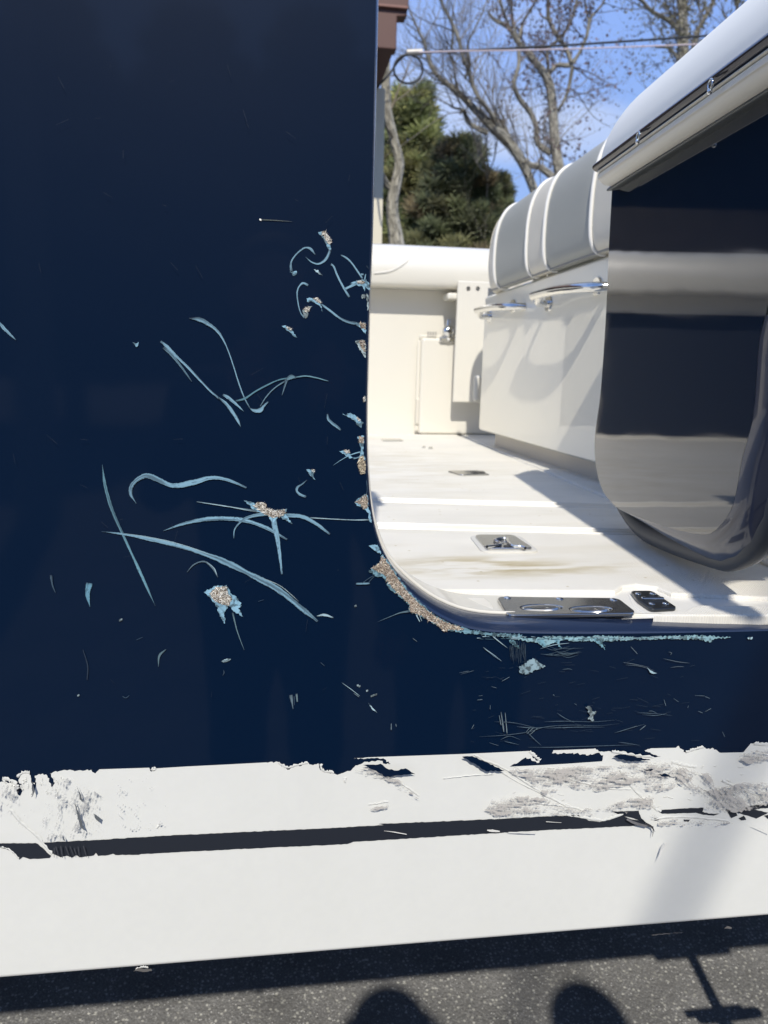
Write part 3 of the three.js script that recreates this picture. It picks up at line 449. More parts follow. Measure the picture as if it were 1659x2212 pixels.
  curl(C5([40, 380], [80, 430], [150, 490], [220, 570]), 6); curl(C5([650, 205], [665, 212], [680, 200]), 8); curl(C5([0, 540], [40, 552], [80, 590]), 4); curl(C5([680, 460], [690, 450], [692, 445]), 5); curl(C5([1200, 178], [1240, 200], [1280, 190], [1330, 180]), 6); curl(C5([1380, 180], [1390, 210], [1440, 222]), 6); curl(C5([1480, 240], [1490, 262], [1500, 240]), 5); curl(C5([80, 240], [100, 222], [130, 222]), 6); curl(C5([10, 250], [50, 258], [72, 290]), 7); curl(C5([590, 1070], [610, 1060], [640, 1062]), 5);
  for (let i = 0; i < 46; i++) { const x = 620 + R() * 1000, y = 480 + R() * 180, a = -0.2 + (R() - 0.5) * 1.6, l = 8 + 22 * R(); curl(C4([x, y], [x + l * Math.cos(a) * 0.5, y + l * Math.sin(a) * 0.5 + 2], [x + l * Math.cos(a), y + l * Math.sin(a)]), 1.8 + 2.2 * R(), { h: 0.9 }); }
  for (let i = 0; i < 22; i++) { const x = 5 + R() * 260, y = 235 + R() * 70, l = 6 + 18 * R(), a = 1.3 + (R() - 0.5); curl(C5([x, y], [x + l * Math.cos(a), y + l * Math.sin(a)]), 2 + 2 * R(), { h: 1.4 }); }
  // nicks in the dark stripe and light scrapes below it
  const nick = (p, w, o) => scratch(p, w, WHITE, { name: 'nick', on: boot, jag: 0.4, ...o }); lift += 70;
  nick(C4([120, 730], [160, 735], [210, 744]), [1, 2.4, 2]); nick(C4([530, 728], [550, 730], [580, 733]), [3, 7, 4]); nick(C4([615, 736], [670, 738], [725, 740]), [2, 3, 2]); nick(C4([764, 694], [825, 698]), [1.6, 1]);
  for (let i = 0; i < 9; i++) nick(C6([1168 + i * 4, 245 - i * 9 + 14], [1180 + i * 3, 220 - i * 5], [1190 + i, 190 - i * 2]).map(([x, y]) => [x + i * 0.4, y]), [0.7, 1.4, 0.6]);
  for (let i = 0; i < 7; i++) nick(C6([1580 + i * 9, 104 + i * 4], [1600 + i * 9, 112 + i * 4]), [1, 2]);
  for (let i = 0; i < 8; i++) scratch(C5([230 + i * 18 + R() * 12, 520 + R() * 10], [240 + i * 18 + R() * 14, 560 + R() * 12]), [2, 1], [0.05, 0.053, 0.062], { on: boot, name: 'nick' });
  scratch(C6([1120, 95], [1145, 108], [1160, 130]), [6, 5, 1], [0.03, 0.03, 0.035], { on: boot, name: 'nick' }); scratch(C6([1150, 105], [1152, 130], [1148, 150]), [3, 2, 1], [0.03, 0.03, 0.035], { on: boot, name: 'nick' });
  scratch(C4([1085, 684], [1120, 700], [1165, 712]), [4, 6, 5], [0.16, 0.155, 0.16], { on: boot, name: 'nick' });
}

// deck
{
  const diamond = dataTex(128, 128, (u, v) => { const a = Math.abs(((u + v) * 8) % 1 - 0.5) * 2, b = Math.abs(((u - v + 2) * 8) % 1 - 0.5) * 2; return gray(Math.min(sstep(0.12, 0.5, a), sstep(0.12, 0.5, b))); }, false);
  diamond.repeat.set(1 / 0.045, 1 / 0.045);
  const stain = dataTex(1024, 1024, (u, v) => { // 3 m square of deck, x from -0.6, z from -2.4
    const x = u * 3 - 0.6, z = v * 3 - 2.6; let k = 0.985 + 0.03 * (fbm(x * 6, z * 14, 5, 81) - 0.5) * 2;
    const st = (cx, cz, rx, rz, a) => a * Math.exp(-(((x - cx) / rx) ** 2 + ((z - cz) / rz) ** 2)) * sstep(0.3, 0.75, fbm(x * 16, z * 60, 4, 83));
    const d = st(0.30, -0.27, 0.12, 0.05, 0.5) + st(0.42, -0.24, 0.14, 0.03, 0.3) + st(0.35, -1.4, 0.3, 0.5, 0.12) + 0.05 * sstep(0.5, 0.8, fbm(x * 5, z * 22, 5, 87)) + (hash2(Math.floor(u * 1024), Math.floor(v * 1024), 4) > 0.9993 ? 0.5 : 0);
    return [k * (1 - d * 0.42), k * (1 - d * 0.52), k * (1 - d * 0.78)];
  }, true);
  const skid = phys({ color: lin(0.83, 0.795, 0.71), map: stain, bumpMap: diamond, bumpScale: 0.0005, roughness: 0.6 });
  const smooth = phys({ color: lin(0.79, 0.765, 0.70), roughness: 0.4, clearcoat: 0.4, clearcoatRoughness: 0.15 });
  const setUV = (g) => { const p = g.attributes.position, uv = []; for (let i = 0; i < p.count; i++) uv.push((p.getX(i) + 0.6) / 3, (p.getZ(i) + 2.6) / 3); g.setAttribute('uv', new THREE.Float32BufferAttribute(uv, 2)); return g; };
  diamond.repeat.set(3 / 0.03, 3 / 0.03);
  const slab = (pts, y, h, bev) => { const g = new THREE.ExtrudeGeometry(new THREE.Shape(pts.map(([x, z]) => new THREE.Vector2(x, -z))), { depth: h - bev, bevelEnabled: true, bevelThickness: bev, bevelSize: bev, bevelOffset: -bev, bevelSegments: 3, curveSegments: 8 }); g.rotateX(-Math.PI / 2); g.translate(0, y - h, 0); return setUV(g); };
  part('deck_base', setUV(new THREE.PlaneGeometry(6, 2.34).rotateX(-Math.PI / 2).translate(0, DECK - 0.006, -1.2)), smooth, boat);
  const dk = (p) => { const q = onY(p, DECK); return [q.x, q.z]; };
  const s1a = dk([800, 1079]), s1b = dk([1155, 1090]), s2a = dk([870, 1137]), s2b = dk([1280, 1147]);
  const line = (a, b, x) => a[1] + (b[1] - a[1]) * (x - a[0]) / (b[0] - a[0]);
  const z1 = (x) => line(s1a, s1b, 0.4), z2 = (x) => line(s2a, s2b, 0.4);
  const seam = (z, x) => z(0) + 0.16 * (x - 0.4);
  part('deck_panel', slab([[-3.3, -2.32], [0.78, -2.32], [0.78, seam(z1, 0.78) - 0.012], [-0.3, seam(z1, -0.3) - 0.012], [-3.3, seam(z1, -0.3) - 0.012]], DECK, 0.02, 0.004), skid, boat);
  part('deck_panel', slab([[-0.6, seam(z1, -0.6) + 0.014], [0.78, seam(z1, 0.78) + 0.014], [0.78, seam(z2, 0.78) - 0.012], [-0.6, seam(z2, -0.6) - 0.012]], DECK, 0.02, 0.004), skid, boat);
  const nearD = [[870, 1262], [960, 1274], [1330, 1276], [1345, 1266], [1375, 1262], [1420, 1268], [1450, 1281], [1659, 1290]];
  const near = nearD.map(dk);
  part('deck_panel', slab([[-0.6, seam(z2, -0.6) + 0.014], [0.78, seam(z2, 0.78) + 0.014], [0.78, -0.11], ...near.slice().reverse(), [-0.6, near[0][1] - 0.03]], DECK, 0.02, 0.004), skid, boat);
  part('deck_panel', slab([[0.80, -2.32], [3.3, -2.32], [3.3, -0.1], [0.80, -0.1]], DECK, 0.02, 0.004), skid, boat);
  // raised mouldings beside the two seams
  for (const z of [z1, z2]) for (const o of [-0.02, 0.022]) part('deck_seam', tube([V(-0.3, DECK - 0.0005, seam(z, -0.3) + o), V(0.78, DECK - 0.0005, seam(z, 0.78) + o)], 0.0035, 2, 8), smooth, boat);
  // non-skid pads on the sill either side of the plates
  const padL = [[905, 1291], [1046, 1292], [1060, 1302], [1075, 1326], [1030, 1324], [970, 1312]].map(dk), padR = [[1490, 1313], [1510, 1308], [1659, 1310], [1700, 1330], [1412, 1330], [1440, 1322], [1480, 1321]].map(dk);
  part('sill_pad', slab(padL, DECK + 0.001, 0.012, 0.003), skid, boat); part('sill_pad', slab(padR, DECK + 0.001, 0.012, 0.003), skid, boat);
  // polished plates let into the deck
  const rr = (pts, r) => { const s = new THREE.Shape(), n = pts.length; pts.forEach((p, i) => { const a = pts[(i + n - 1) % n], b = pts[(i + 1) % n]; const la = Math.hypot(a[0] - p[0], a[1] - p[1]), lb = Math.hypot(b[0] - p[0], b[1] - p[1]), q0 = [mix(p[0], a[0], r / la), mix(p[1], a[1], r / la)], q1 = [mix(p[0], b[0], r / lb), mix(p[1], b[1], r / lb)]; if (i) s.lineTo(q0[0], -q0[1]); else s.moveTo(q0[0], -q0[1]); s.quadraticCurveTo(p[0], -p[1], q1[0], -q1[1]); }); s.closePath(); return s; };
  const plate = (s, h, y, bev = 0.0015) => { const g = new THREE.ExtrudeGeometry(s, { depth: h - bev, bevelEnabled: true, bevelThickness: bev, bevelSize: bev, bevelOffset: -bev, bevelSegments: 2, curveSegments: 10 }); g.rotateX(-Math.PI / 2); g.translate(0, y, 0); return g; };
  { // latch plate in front, with its lift handle
    const q = C3([483, 432], [640, 432], [722, 487], [530, 487]).map(dk), big = C3([462, 426], [665, 426], [748, 492], [515, 493]).map(dk);
    part('latch_recess', plate(rr(big, 0.02), 0.004, DECK - 0.001), phys({ color: lin(0.60, 0.585, 0.54), roughness: 0.5 }), boat);
    const p = part('hatch_latch', plate(rr(q, 0.014), 0.004, DECK + 0.003), MAT.steel, boat, 'square polished latch plate with a lift handle');
    const at = (x, y, h = 0.009) => { const r = onY(C3([x, y])[0], DECK + h); return r; };
    part('latch_handle', [tube([at(535, 467), at(568, 463), at(590, 455), at(566, 440), at(585, 434), at(612, 434), at(618, 445), at(640, 464), at(672, 466), at(688, 472)], 0.0028, 40, 8)], MAT.chrome, p);
    part('latch_slot', plate(rr(C3([598, 478], [655, 476], [660, 483], [605, 485]).map(dk), 0.003), 0.0015, DECK + 0.0068, 0.0005), MAT.black, p);
    for (const c of [[580, 449], [597, 452], [590, 462], [607, 463]]) { const r = at(c[0], c[1], 0.007); part('screw', new THREE.CylinderGeometry(0.002, 0.002, 0.002, 10).translate(r.x, r.y, r.z), MAT.chrome, p); }
  }
  { const q = C3([375, 168], [500, 166], [548, 182], [430, 184]).map(dk); const p = part('hatch_latch', plate(rr(q, 0.01), 0.004, DECK), MAT.steel, boat, 'far latch plate in the deck');
    part('latch_slot', plate(rr(C3([470, 172], [520, 171], [530, 178], [480, 179]).map(dk), 0.004), 0.001, DECK + 0.0045, 0.0003), MAT.black, p); }
  for (const q of [[[110, 38], [190, 38], [200, 46], [120, 46]], [[275, 66], [288, 66], [288, 72], [275, 72]], [[300, 70], [318, 70], [318, 76], [300, 76]]]) part('deck_fitting', plate(rr(C3(...q).map(dk), 0.004), 0.004, DECK), MAT.steel, boat);
  { // long striker plate with two round openings
    const q = C3([572, 676], [1060, 682], [1135, 742], [595, 730]).map(dk).map(([x, z], i) => [x, i > 1 ? Math.max(z, -0.03) : z]);
    const s = rr(q, 0.012);
    for (const c of [[[690, 712], [755, 708], [822, 722], [795, 734], [700, 730]], [[880, 720], [945, 712], [1025, 728], [1000, 742], [895, 736]]]) { const h = C3(...c).map(dk); const cx = h.reduce((a, b) => a + b[0], 0) / 5, cz = h.reduce((a, b) => a + b[1], 0) / 5; const e = new THREE.Path(); e.absellipse(cx, -cz, 0.028, 0.013, 0, Math.PI * 2, false, 0); s.holes.push(e); }
    const p = part('striker_plate', plate(s, 0.004, DECK), phys({ color: lin(0.45, 0.445, 0.43), metalness: 1, roughness: 0.22 }), boat, 'long polished striker plate with two round holes');
    for (const c of [[[690, 712], [755, 708], [822, 722], [795, 734], [700, 730]], [[880, 720], [945, 712], [1025, 728], [1000, 742], [895, 736]]]) { const h = C3(...c).map(dk); const cx = h.reduce((a, b) => a + b[0], 0) / 5, cz = h.reduce((a, b) => a + b[1], 0) / 5; const g = new THREE.SphereGeometry(1, 24, 10, 0, Math.PI * 2, Math.PI / 2, Math.PI / 2); g.scale(0.0275, 0.014, 0.0125).translate(cx, DECK + 0.003, cz); part('socket_cup', g, MAT.steel, p); }
    for (const c of [[615, 682], [825, 686], [1040, 690]]) { const [x, z] = dk(C3(c)[0]); part('screw', new THREE.SphereGeometry(0.0055, 12, 6).scale(1, 0.35, 1).translate(x, DECK + 0.004, z), MAT.chrome, p); }
  }
  { // folding hinge with six screws
    const q = C3([1108, 644], [1195, 644], [1298, 712], [1190, 718], [1135, 680]).map(dk), p = part('deck_hinge', plate(rr(q, 0.008), 0.004, DECK - 0.003), phys({ color: lin(0.09, 0.095, 0.10), metalness: 0.9, roughness: 0.28 }), boat, 'dark folding hinge with six screw heads');
    for (const c of [[1140, 655], [1198, 655], [1165, 672], [1230, 672], [1195, 695], [1250, 694]]) { const r = onY(C3(c)[0], DECK + 0.002); part('screw', new THREE.SphereGeometry(0.0046, 12, 6).scale(1, 0.4, 1).translate(r.x, r.y, r.z), MAT.chrome, p); }
    const a = onY(C3([1160, 676])[0], DECK + 0.002), b = onY(C3([1240, 676])[0], DECK + 0.002); part('hinge_pin', tube([a, b], 0.003, 2, 8), MAT.steel, p);
    part('hinge_recess', plate(rr(C3([1095, 632], [1205, 632], [1320, 715], [1180, 730], [1120, 690]).map(dk), 0.01), 0.003, DECK - 0.0075), smooth, boat);
  }
}

// inner sides: near liner, opposite gunwale, aft and forward ends
{
  part('inner_liner', [box(3.2, 0.74, 0.03, -1.6 + 0.09, DECK + 0.37, -0.145), box(2.4, 0.74, 0.03, xr + 0.004 + 1.2, DECK + 0.37, -0.145)], MAT.gel, boat);
  part('gunwale', [box(3.5, 0.03, 0.17, -1.75 + I2[0].x + 0.01, GUN + 0.014, -0.07, 0.012), box(2.4, 0.03, 0.17, xr + 1.2, GUN + 0.014, -0.07, 0.012)], MAT.gel, boat);
  const yT = onZ([800, 525], FARZ + 0.02).y, yB = onZ([860, 617], FARZ + 0.1).y;
  const prof = [[-0.16, yT + 0.0], [0.0, yT + 0.002], [0.05, yT - 0.01], [0.085, yT - 0.035], [0.105, yT - 0.075], [0.112, yT - 0.115], [0.105, yB + 0.012], [0.095, yB], [0.075, yB - 0.004], [0.0, yB - 0.004]];
  const c = new THREE.CatmullRomCurve3(prof.map(([z, y]) => V(0, y, FARZ + z)), false, 'centripetal').getPoints(40);
  part('far_gunwale', loft([-3.3, 0.4, 3.3].map((x) => c.map((p) => V(x, p.y, p.z)))), MAT.gel, boat, 'rounded white coaming of the far side');
  { const P = C1([80, 1095], [150, 1085], [210, 1050], [270, 990]).map((p) => onZ(p, FARZ + 0.1)); for (const p of P) { let b = 9, z = 0; for (const q of c) if (Math.abs(q.y - p.y) < b) { b = Math.abs(q.y - p.y); z = q.z; } p.z = z; } part('coaming_seam', tube(P, 0.004, 20, 6), phys({ color: lin(0.62, 0.6, 0.54), roughness: 0.5 }), boat); }
  const lx0 = -1.6, lx1 = 0.16, w0 = 1.245, w1 = 1.765;                              // unseen dark opening, added to darken a band of the door reflection
  part('far_wall', [box(6.6, yB - w1, 0.03, 0, (yB + w1) / 2, FARZ - 0.02), box(6.6, w0 - DECK + 0.01, 0.03, 0, (w0 + DECK - 0.01) / 2, FARZ - 0.02), box(lx0 + 3.3, w1 - w0, 0.03, (lx0 - 3.3) / 2, (w0 + w1) / 2, FARZ - 0.02), box(3.3 - lx1, w1 - w0, 0.03, (3.3 + lx1) / 2, (w0 + w1) / 2, FARZ - 0.02)], MAT.gel, boat, 'white inner wall of the far side');
  part('added_dark_recess', box(lx1 - lx0, w1 - w0 + 0.01, 0.02, (lx0 + lx1) / 2, (w0 + w1) / 2, FARZ - 0.045), phys({ color: lin(0.012, 0.016, 0.026), roughness: 0.5 }), boat);
  part('end_wall', [box(0.05, 0.75, 2.3, -3.3, DECK + 0.37, -1.25), box(0.05, 0.75, 2.3, 3.3, DECK + 0.37, -1.25)], MAT.gel, boat);
  // hatch box on the far wall
  const z = FARZ + 0.05, q = (x, y) => onZ([x, y], z);
  const a = q(912, 729), b = q(994, 729), d = q(912, 936);
  part('locker_box', box(b.x - a.x + 0.25, a.y - DECK, 0.06, (a.x + b.x + 0.25) / 2, (a.y + DECK) / 2, z - 0.035, 0.012), MAT.gel, boat, 'raised white locker box on the far wall');
  part('locker_frame', [box(0.014, a.y - DECK - 0.02, 0.012, a.x - 0.0055, (a.y + DECK) / 2, z - 0.036, 0.005), box(b.x - a.x, 0.014, 0.012, (a.x + b.x) / 2 - 0.005, a.y + 0.006, z - 0.036, 0.005)], MAT.gel, boat);
  const l0 = q(905, 862), l1 = q(904, 918); part('locker_hinge', box(0.016, l0.y - l1.y, 0.016, l0.x, (l0.y + l1.y) / 2, z - 0.03, 0.005), phys({ color: lin(0.6, 0.57, 0.5), roughness: 0.5 }), boat);
  const v = C2([300, 478], [330, 478]).map((p) => onZ(p, z - 0.01)); part('drain_grille', [0, 1, 2, 3].map((i) => box(0.006, 0.016, 0.006, mix(v[0].x, v[1].x, i / 3), v[0].y + 0.004, v[0].z)), phys({ color: lin(0.35, 0.33, 0.3), roughness: 0.6 }), boat);
  // round washdown fitting
  const s = onZ(C2([380, 467])[0], z); const f = part('hose_fitting', [new THREE.SphereGeometry(0.026, 20, 14).scale(1, 1.0, 0.8).translate(s.x, s.y + 0.002, s.z), new THREE.CylinderGeometry(0.008, 0.011, 0.03, 12).translate(s.x, s.y + 0.034, s.z), box(0.075, 0.022, 0.03, s.x, s.y - 0.032, s.z - 0.005, 0.006)], MAT.chrome, boat, 'small chrome hose fitting on the far wall');
  part('fitting_button', new THREE.SphereGeometry(0.008, 12, 8).translate(s.x, s.y + 0.002, s.z + 0.02), MAT.black, f); part('fitting_button', new THREE.SphereGeometry(0.006, 12, 8).translate(s.x, s.y - 0.032, s.z + 0.012), MAT.piping, f);
  // narrow upright board with two screw holes
  const bz = FARZ + 0.13, t0 = onZ(C2([420, 262])[0], bz), t1 = onZ(C2([555, 262])[0], bz), t2 = onZ(C2([428, 750])[0], bz);
  const bd = part('upright_board', box(t1.x - t0.x + 0.1, t0.y - t2.y, 0.02, (t0.x + t1.x + 0.1) / 2, (t0.y + t2.y) / 2, bz - 0.01, 0.006), MAT.gel, boat, 'white upright board with two screws');
  for (const p of C2([460, 293], [498, 293])) { const r = onZ(p, bz); part('screw', new THREE.CylinderGeometry(0.0085, 0.0085, 0.004, 14).rotateX(Math.PI / 2).translate(r.x, r.y, r.z + 0.001), MAT.steel, bd); }
  part('coaming_bracket', box(0.05, 0.028, 0.1, t0.x - 0.012, t0.y - 0.06, bz - 0.07, 0.01), MAT.gel, boat);
}

// seat module: glossy panel, two grab rails, rolled bolster
{
  const b0 = onY([1036, 926], 1.30), b1 = onY([1284, 996], 1.30), dv = b1.clone().sub(b0).setY(0).normalize(), nn = V(-dv.z, 0, dv.x); if (nn.x > 0) nn.negate();
  const pd = nn.dot(b0), at = (p, o = 0) => onPlane(p, nn, pd + o), L = (p) => p.clone().sub(b0).dot(dv);
  const tl = at([1046, 640]), tr = at([1314, 548]);
  const yTop = (s) => mix(tl.y, tr.y, (s - L(tl)) / (L(tr) - L(tl)));
  const s0 = L(tl), s1 = L(b1) + 0.75, P = (s, y, o) => b0.clone().addScaledVector(dv, s).addScaledVector(nn, o).setY(y);
  const pan = []; for (const o of [[-0.004, -0.05], [0, -0.012], [0.006, -0.003], [0.016, 0]]) pan.push(o);
  const rows = []; for (const [ds, o] of [...pan, [0.3, 0], [s1 - s0, 0]]) { const s = s0 + ds; rows.push([P(s, 1.292, o - 0.04), P(s, 1.294, o - 0.008), P(s, 1.302, o), P(s, yTop(s) - 0.012, o), P(s, yTop(s) - 0.003, o - 0.004), P(s, yTop(s), o - 0.03)]); }
  part('seat_panel', loft(rows), MAT.panel, boat, 'glossy white panel below the rolled bolster');
  part('seat_end', loft([[P(s0 + 0.004, 1.292, -0.012), P(s0 + 0.004, 1.292, -0.6)], [P(s0 + 0.004, yTop(s0) + 0.03, -0.012), P(s0 + 0.004, yTop(s0) + 0.03, -0.6)]]), MAT.gel, boat);
  part('toe_kick', loft([[P(s0 + 0.03, DECK - 0.002, -0.06), P(s0 + 0.03, 1.3, -0.06)], [P(s1, DECK - 0.002, -0.06), P(s1, 1.3, -0.06)]]), phys({ color: lin(0.52, 0.48, 0.42), roughness: 0.5 }), boat);
  part('toe_kick', loft([[P(s0 + 0.03, DECK - 0.002, -0.06), P(s0 + 0.03, 1.3, -0.06)], [P(s0 + 0.03, DECK - 0.002, -0.6), P(s0 + 0.03, 1.3, -0.6)]]), phys({ color: lin(0.52, 0.48, 0.42), roughness: 0.5 }), boat);
  { const c = at([1036, 840], -0.02); part('side_latch', box(0.03, 0.10, 0.04, c.x - 0.002, c.y, c.z - 0.02, 0.012), phys({ color: lin(0.5, 0.49, 0.45), roughness: 0.4 }), boat); }
  // bolster: a rounded section swept along the panel, in stretches of grey and off-white with white piping between
  const eA = at([1060, 500], 0.03), hA = onPlane([1098, 450], nn, pd - 0.05).y - yTop(L(eA));
  const sec = (h) => [[-0.004, 0.002], [0.018, 0.004], [0.034, 0.022], [0.042, 0.06], [0.044, 0.11], [0.040, h * 0.62], [0.028, h * 0.78], [0.008, h * 0.9], [-0.022, h * 0.975], [-0.06, h], [-0.14, h * 1.0], [-0.17, h * 0.9], [-0.175, 0]];
  const ring = (s, k = 0) => { const h = onTop(s); const pts = sec(h).map(([o, y]) => P(s, yTop(s) + y, o)); return new THREE.CatmullRomCurve3(pts, false, 'centripetal').getPoints(46); };
  const topA = onPlane([1098, 452], nn, pd - 0.03), topB = onPlane([1304, 305], nn, pd - 0.03);
  const onTop = (s) => mix(topA.y, topB.y, (s - L(topA)) / (L(topB) - L(topA))) - yTop(s);
  const marks = [[1068, 560], [1137, 530], [1176, 500], [1277, 460]].map((p) => L(at(p, 0.044)));
  const bs0 = L(at([1057, 560], 0.03)) , bounds = [bs0, ...marks, marks[3] + (marks[2] - marks[1]) * 1.1, s1], mats = [MAT.vinylLight, MAT.vinylGrey, MAT.vinylLight, MAT.vinylGrey, MAT.vinylLight, MAT.vinylGrey];
  for (let i = 0; i < bounds.length - 1; i++) {
    const rows = [], n = 14;
    for (let k = 0; k <= n; k++) { const t = k / n, s = mix(bounds[i], bounds[i + 1], t), dip = 0.0035 * (1 - Math.min(1, Math.min(t, 1 - t) * 9)); let r = ring(s); if (i === 0) { const e = Math.pow(1 - t, 2) * 0.012; r = r.map((p) => p.clone().addScaledVector(nn, -e).setY(p.y - e * 0.8)); } rows.push(r.map((p) => p.clone().addScaledVector(nn, -dip))); }
    part('bolster_section', loft(rows), mats[i], boat);
  }
  { const r = ring(bs0), c = r.reduce((a, p) => a.add(p), V(0, 0, 0)).multiplyScalar(1 / r.length); part('bolster_end', loft([r.map((p) => p.clone().addScaledVector(nn, -0.012)), r.map(() => c.clone().addScaledVector(dv, -0.012))]), MAT.vinylLight, boat); }
  for (const s of marks) part('piping', tube(ring(s).filter((p, i) => i % 3 === 0).map((p) => p.clone().addScaledVector(nn, 0.0005)), 0.0055, 60, 8), MAT.piping, boat);
  part('bolster_seam', tube([P(bs0, yTop(bs0) + 0.004, 0.02), P(s1, yTop(s1) + 0.004, 0.02)], 0.003, 8, 6), phys({ color: lin(0.3, 0.29, 0.27), roughness: 0.6 }), boat);
  // grab rails
  const rail = (pa, pm, pb, r, foot) => {
    const A = at(pa, 0.05), Mm = at(pm, 0.056), B = at(pb, 0.04), g = tube([A, Mm, B, B.clone().addScaledVector(dv, 0.02).addScaledVector(nn, -0.03), B.clone().addScaledVector(dv, 0.024).addScaledVector(nn, -0.042)], r, 40, 14);
    const h = part('grab_rail', g, MAT.chrome, boat), B2 = at(pb, 0.003).addScaledVector(dv, 0.022), F = at(foot, 0.003);
    const ros = (p) => { const q = new THREE.CylinderGeometry(r * 1.75, r * 1.9, 0.006, 20); q.applyQuaternion(new THREE.Quaternion().setFromUnitVectors(AY, nn)); q.translate(p.x, p.y, p.z); return q; };
    part('rail_rosette', ros(B2), MAT.chrome, h); part('rail_rosette', ros(F), MAT.chrome, h);
    part('rail_post', tube([F, F.clone().addScaledVector(nn, 0.03), A.clone().lerp(Mm, 0.35)], r * 0.8, 12, 10), MAT.chrome, h);
    part('rail_cap', new THREE.SphereGeometry(r, 14, 10).translate(A.x, A.y, A.z), MAT.chrome, h);
  };
  rail([1152, 640], [1202, 627], [1280, 620], 0.0125, [1184, 656]); rail([1030, 671], [1056, 665], [1102, 662], 0.0115, [1056, 684]);
}

// the door, swung inwards
{
  const dep = 1.5, a = rad(4.8), n = V(-Math.cos(a), 0, -Math.sin(a)), sd = V(-Math.sin(a), 0, Math.cos(a));   // face normal; direction from the free edge towards the hull
  const h = V(Math.sin(rad(8.5)), 0, -Math.cos(rad(8.5))), r0 = dirOf(1318, 415), P0 = CAM.clone().addScaledVector(r0, dep / r0.dot(h)), d0 = n.dot(P0);
  const on = (p, o = 0) => onPlane(p, n, d0 + o), S = (p) => p.clone().sub(P0).dot(sd), W = (s, y, o) => P0.clone().addScaledVector(sd, s).addScaledVector(n, o).setY(y);
  const faceD = [[1322, 412], [1316, 520], [1311, 640], [1304, 760], [1296, 860], [1285, 940], [1285, 985], [1291, 1026], [1304, 1064], [1331, 1095], [1354, 1107], [1411, 1129], [1465, 1145], [1514, 1155], [1541, 1149], [1573, 1113], [1589, 1069], [1603, 990], [1627, 896], [1640, 734], [1654, 680]];
  const F = faceD.map((p) => { const q = on(p); return new THREE.Vector2(S(q), q.y); });
  const topY = 1.885, sNear = F[F.length - 1].x + 0.02;
  const out = new THREE.SplineCurve(F).getSpacedPoints(90);
  const poly = [...out, new THREE.Vector2(sNear, 1.72), new THREE.Vector2(sNear, topY), new THREE.Vector2(F[0].x, topY)];
  const lift3 = (g) => { const m = new THREE.Matrix4().makeBasis(sd, AY, n); m.setPosition(P0.x, 0, P0.z); g.applyMatrix4(m); return g; };
  const door = part('side_door', lift3(new THREE.ShapeGeometry(new THREE.Shape(poly))), MAT.navy, boat, 'open navy door with mirror gloss');
  // rolled edge round the face: along the bottom corners and up the hinge side
  const rollPts = out.filter((p, i) => i % 2 === 0), rows = [];
  rollPts.forEach((p, i) => { const q = rollPts[Math.min(i + 1, rollPts.length - 1)], pr = rollPts[Math.max(i - 1, 0)]; let tx = q.x - pr.x, ty = q.y - pr.y; const l = Math.hypot(tx, ty); const nx = ty / l * -1, ny = tx / l; const t = i / rollPts.length, R = t < 0.48 ? 0.004 : mix(0.004, 0.05, sstep(0.5, 0.8, t)); const r = []; for (let k = 0; k <= 10; k++) { const b = k / 10 * Math.PI / 2; r.push(W(p.x - nx * -1 * 0 + nx * -R * Math.sin(b), p.y + ny * -R * Math.sin(b), -0.0002 - Math.max(R, 0.02) * (1 - Math.cos(b)))); } rows.push(r); });
  part('door_edge_roll', loft(rows), MAT.navyEdge, door);
  part('door_edge_trim', tube(out.slice(2, 42).filter((p, i) => i % 3 === 0).map((p) => W(p.x - 0.004, p.y, -0.006)), 0.0035, 50, 6), MAT.gel, door);
  const gk = out.slice(38, 80).filter((p, i) => i % 3 === 0).map((p, i, A) => { const q = A[Math.min(i + 1, A.length - 1)], pr = A[Math.max(0, i - 1)], tx = q.x - pr.x, ty = q.y - pr.y, l = Math.hypot(tx, ty); const t = i / (A.length - 1); const k = 0.004 + 0.03 * sstep(0, 0.35, t); return W(p.x + ty / l * k, p.y - tx / l * k, -0.035); });
  part('door_gasket', tube(gk, 0.017, 60, 12), MAT.rubber, door);
  const slabG = new THREE.ExtrudeGeometry(new THREE.Shape(poly), { depth: 0.09, bevelEnabled: false }); slabG.translate(0, 0, -0.13); part('door_body', lift3(slabG), MAT.gel, door);
  // mouldings along the top: swept sections
  const sweep = (name, prof, s0, s1, m, o = {}) => { const c = o.sharp ? prof : null; const pr = prof.length > 3 && !o.sharp ? new THREE.CatmullRomCurve3(prof.map(([oo, y]) => V(oo, y, 0)), !!o.closed, 'centripetal').getPoints(28).map((p) => [p.x, p.y]) : prof; const R = []; const ss = o.round ? [[s0, 0.6], [s0 + 0.004, 0.85], [s0 + 0.012, 1], [s1, 1]] : [[s0, 1], [s1, 1]]; const cx = prof.reduce((q, p) => q + p[0], 0) / prof.length, cy = prof.reduce((q, p) => q + p[1], 0) / prof.length; for (const [s, k] of ss) R.push(pr.map(([oo, y]) => W(s, cy + (y - cy) * k, cx + (oo - cx) * k))); return part(name, loft(R), m, door, o.label); };
  const y = (p, o) => on(p, o).y, s = (p, o) => S(on(p, o));
  const far = { m: s([1326, 416], 0.008), b: s([1300, 396], 0.035), t: s([1282, 375], 0.05) }, E1 = sNear + 0.6;
  const yM = y([1659, 208], 0), yB = y([1659, 179], 0.03), yS = y([1659, 104], 0.05), yT = y([1659, 84], 0.05);
  sweep('rub_rail_insert', [[0.0, yM], [0.012, yM + 0.002], [0.014, (yM + yB) / 2 - 0.003], [0.006, (yM + yB) / 2], [0.016, (yM + yB) / 2 + 0.003], [0.022, yB - 0.003], [0.0, yB]], far.m, E1, phys({ color: lin(0.07, 0.08, 0.08), roughness: 0.35 }), { label: 'dark ribbed insert below the rub rail' });
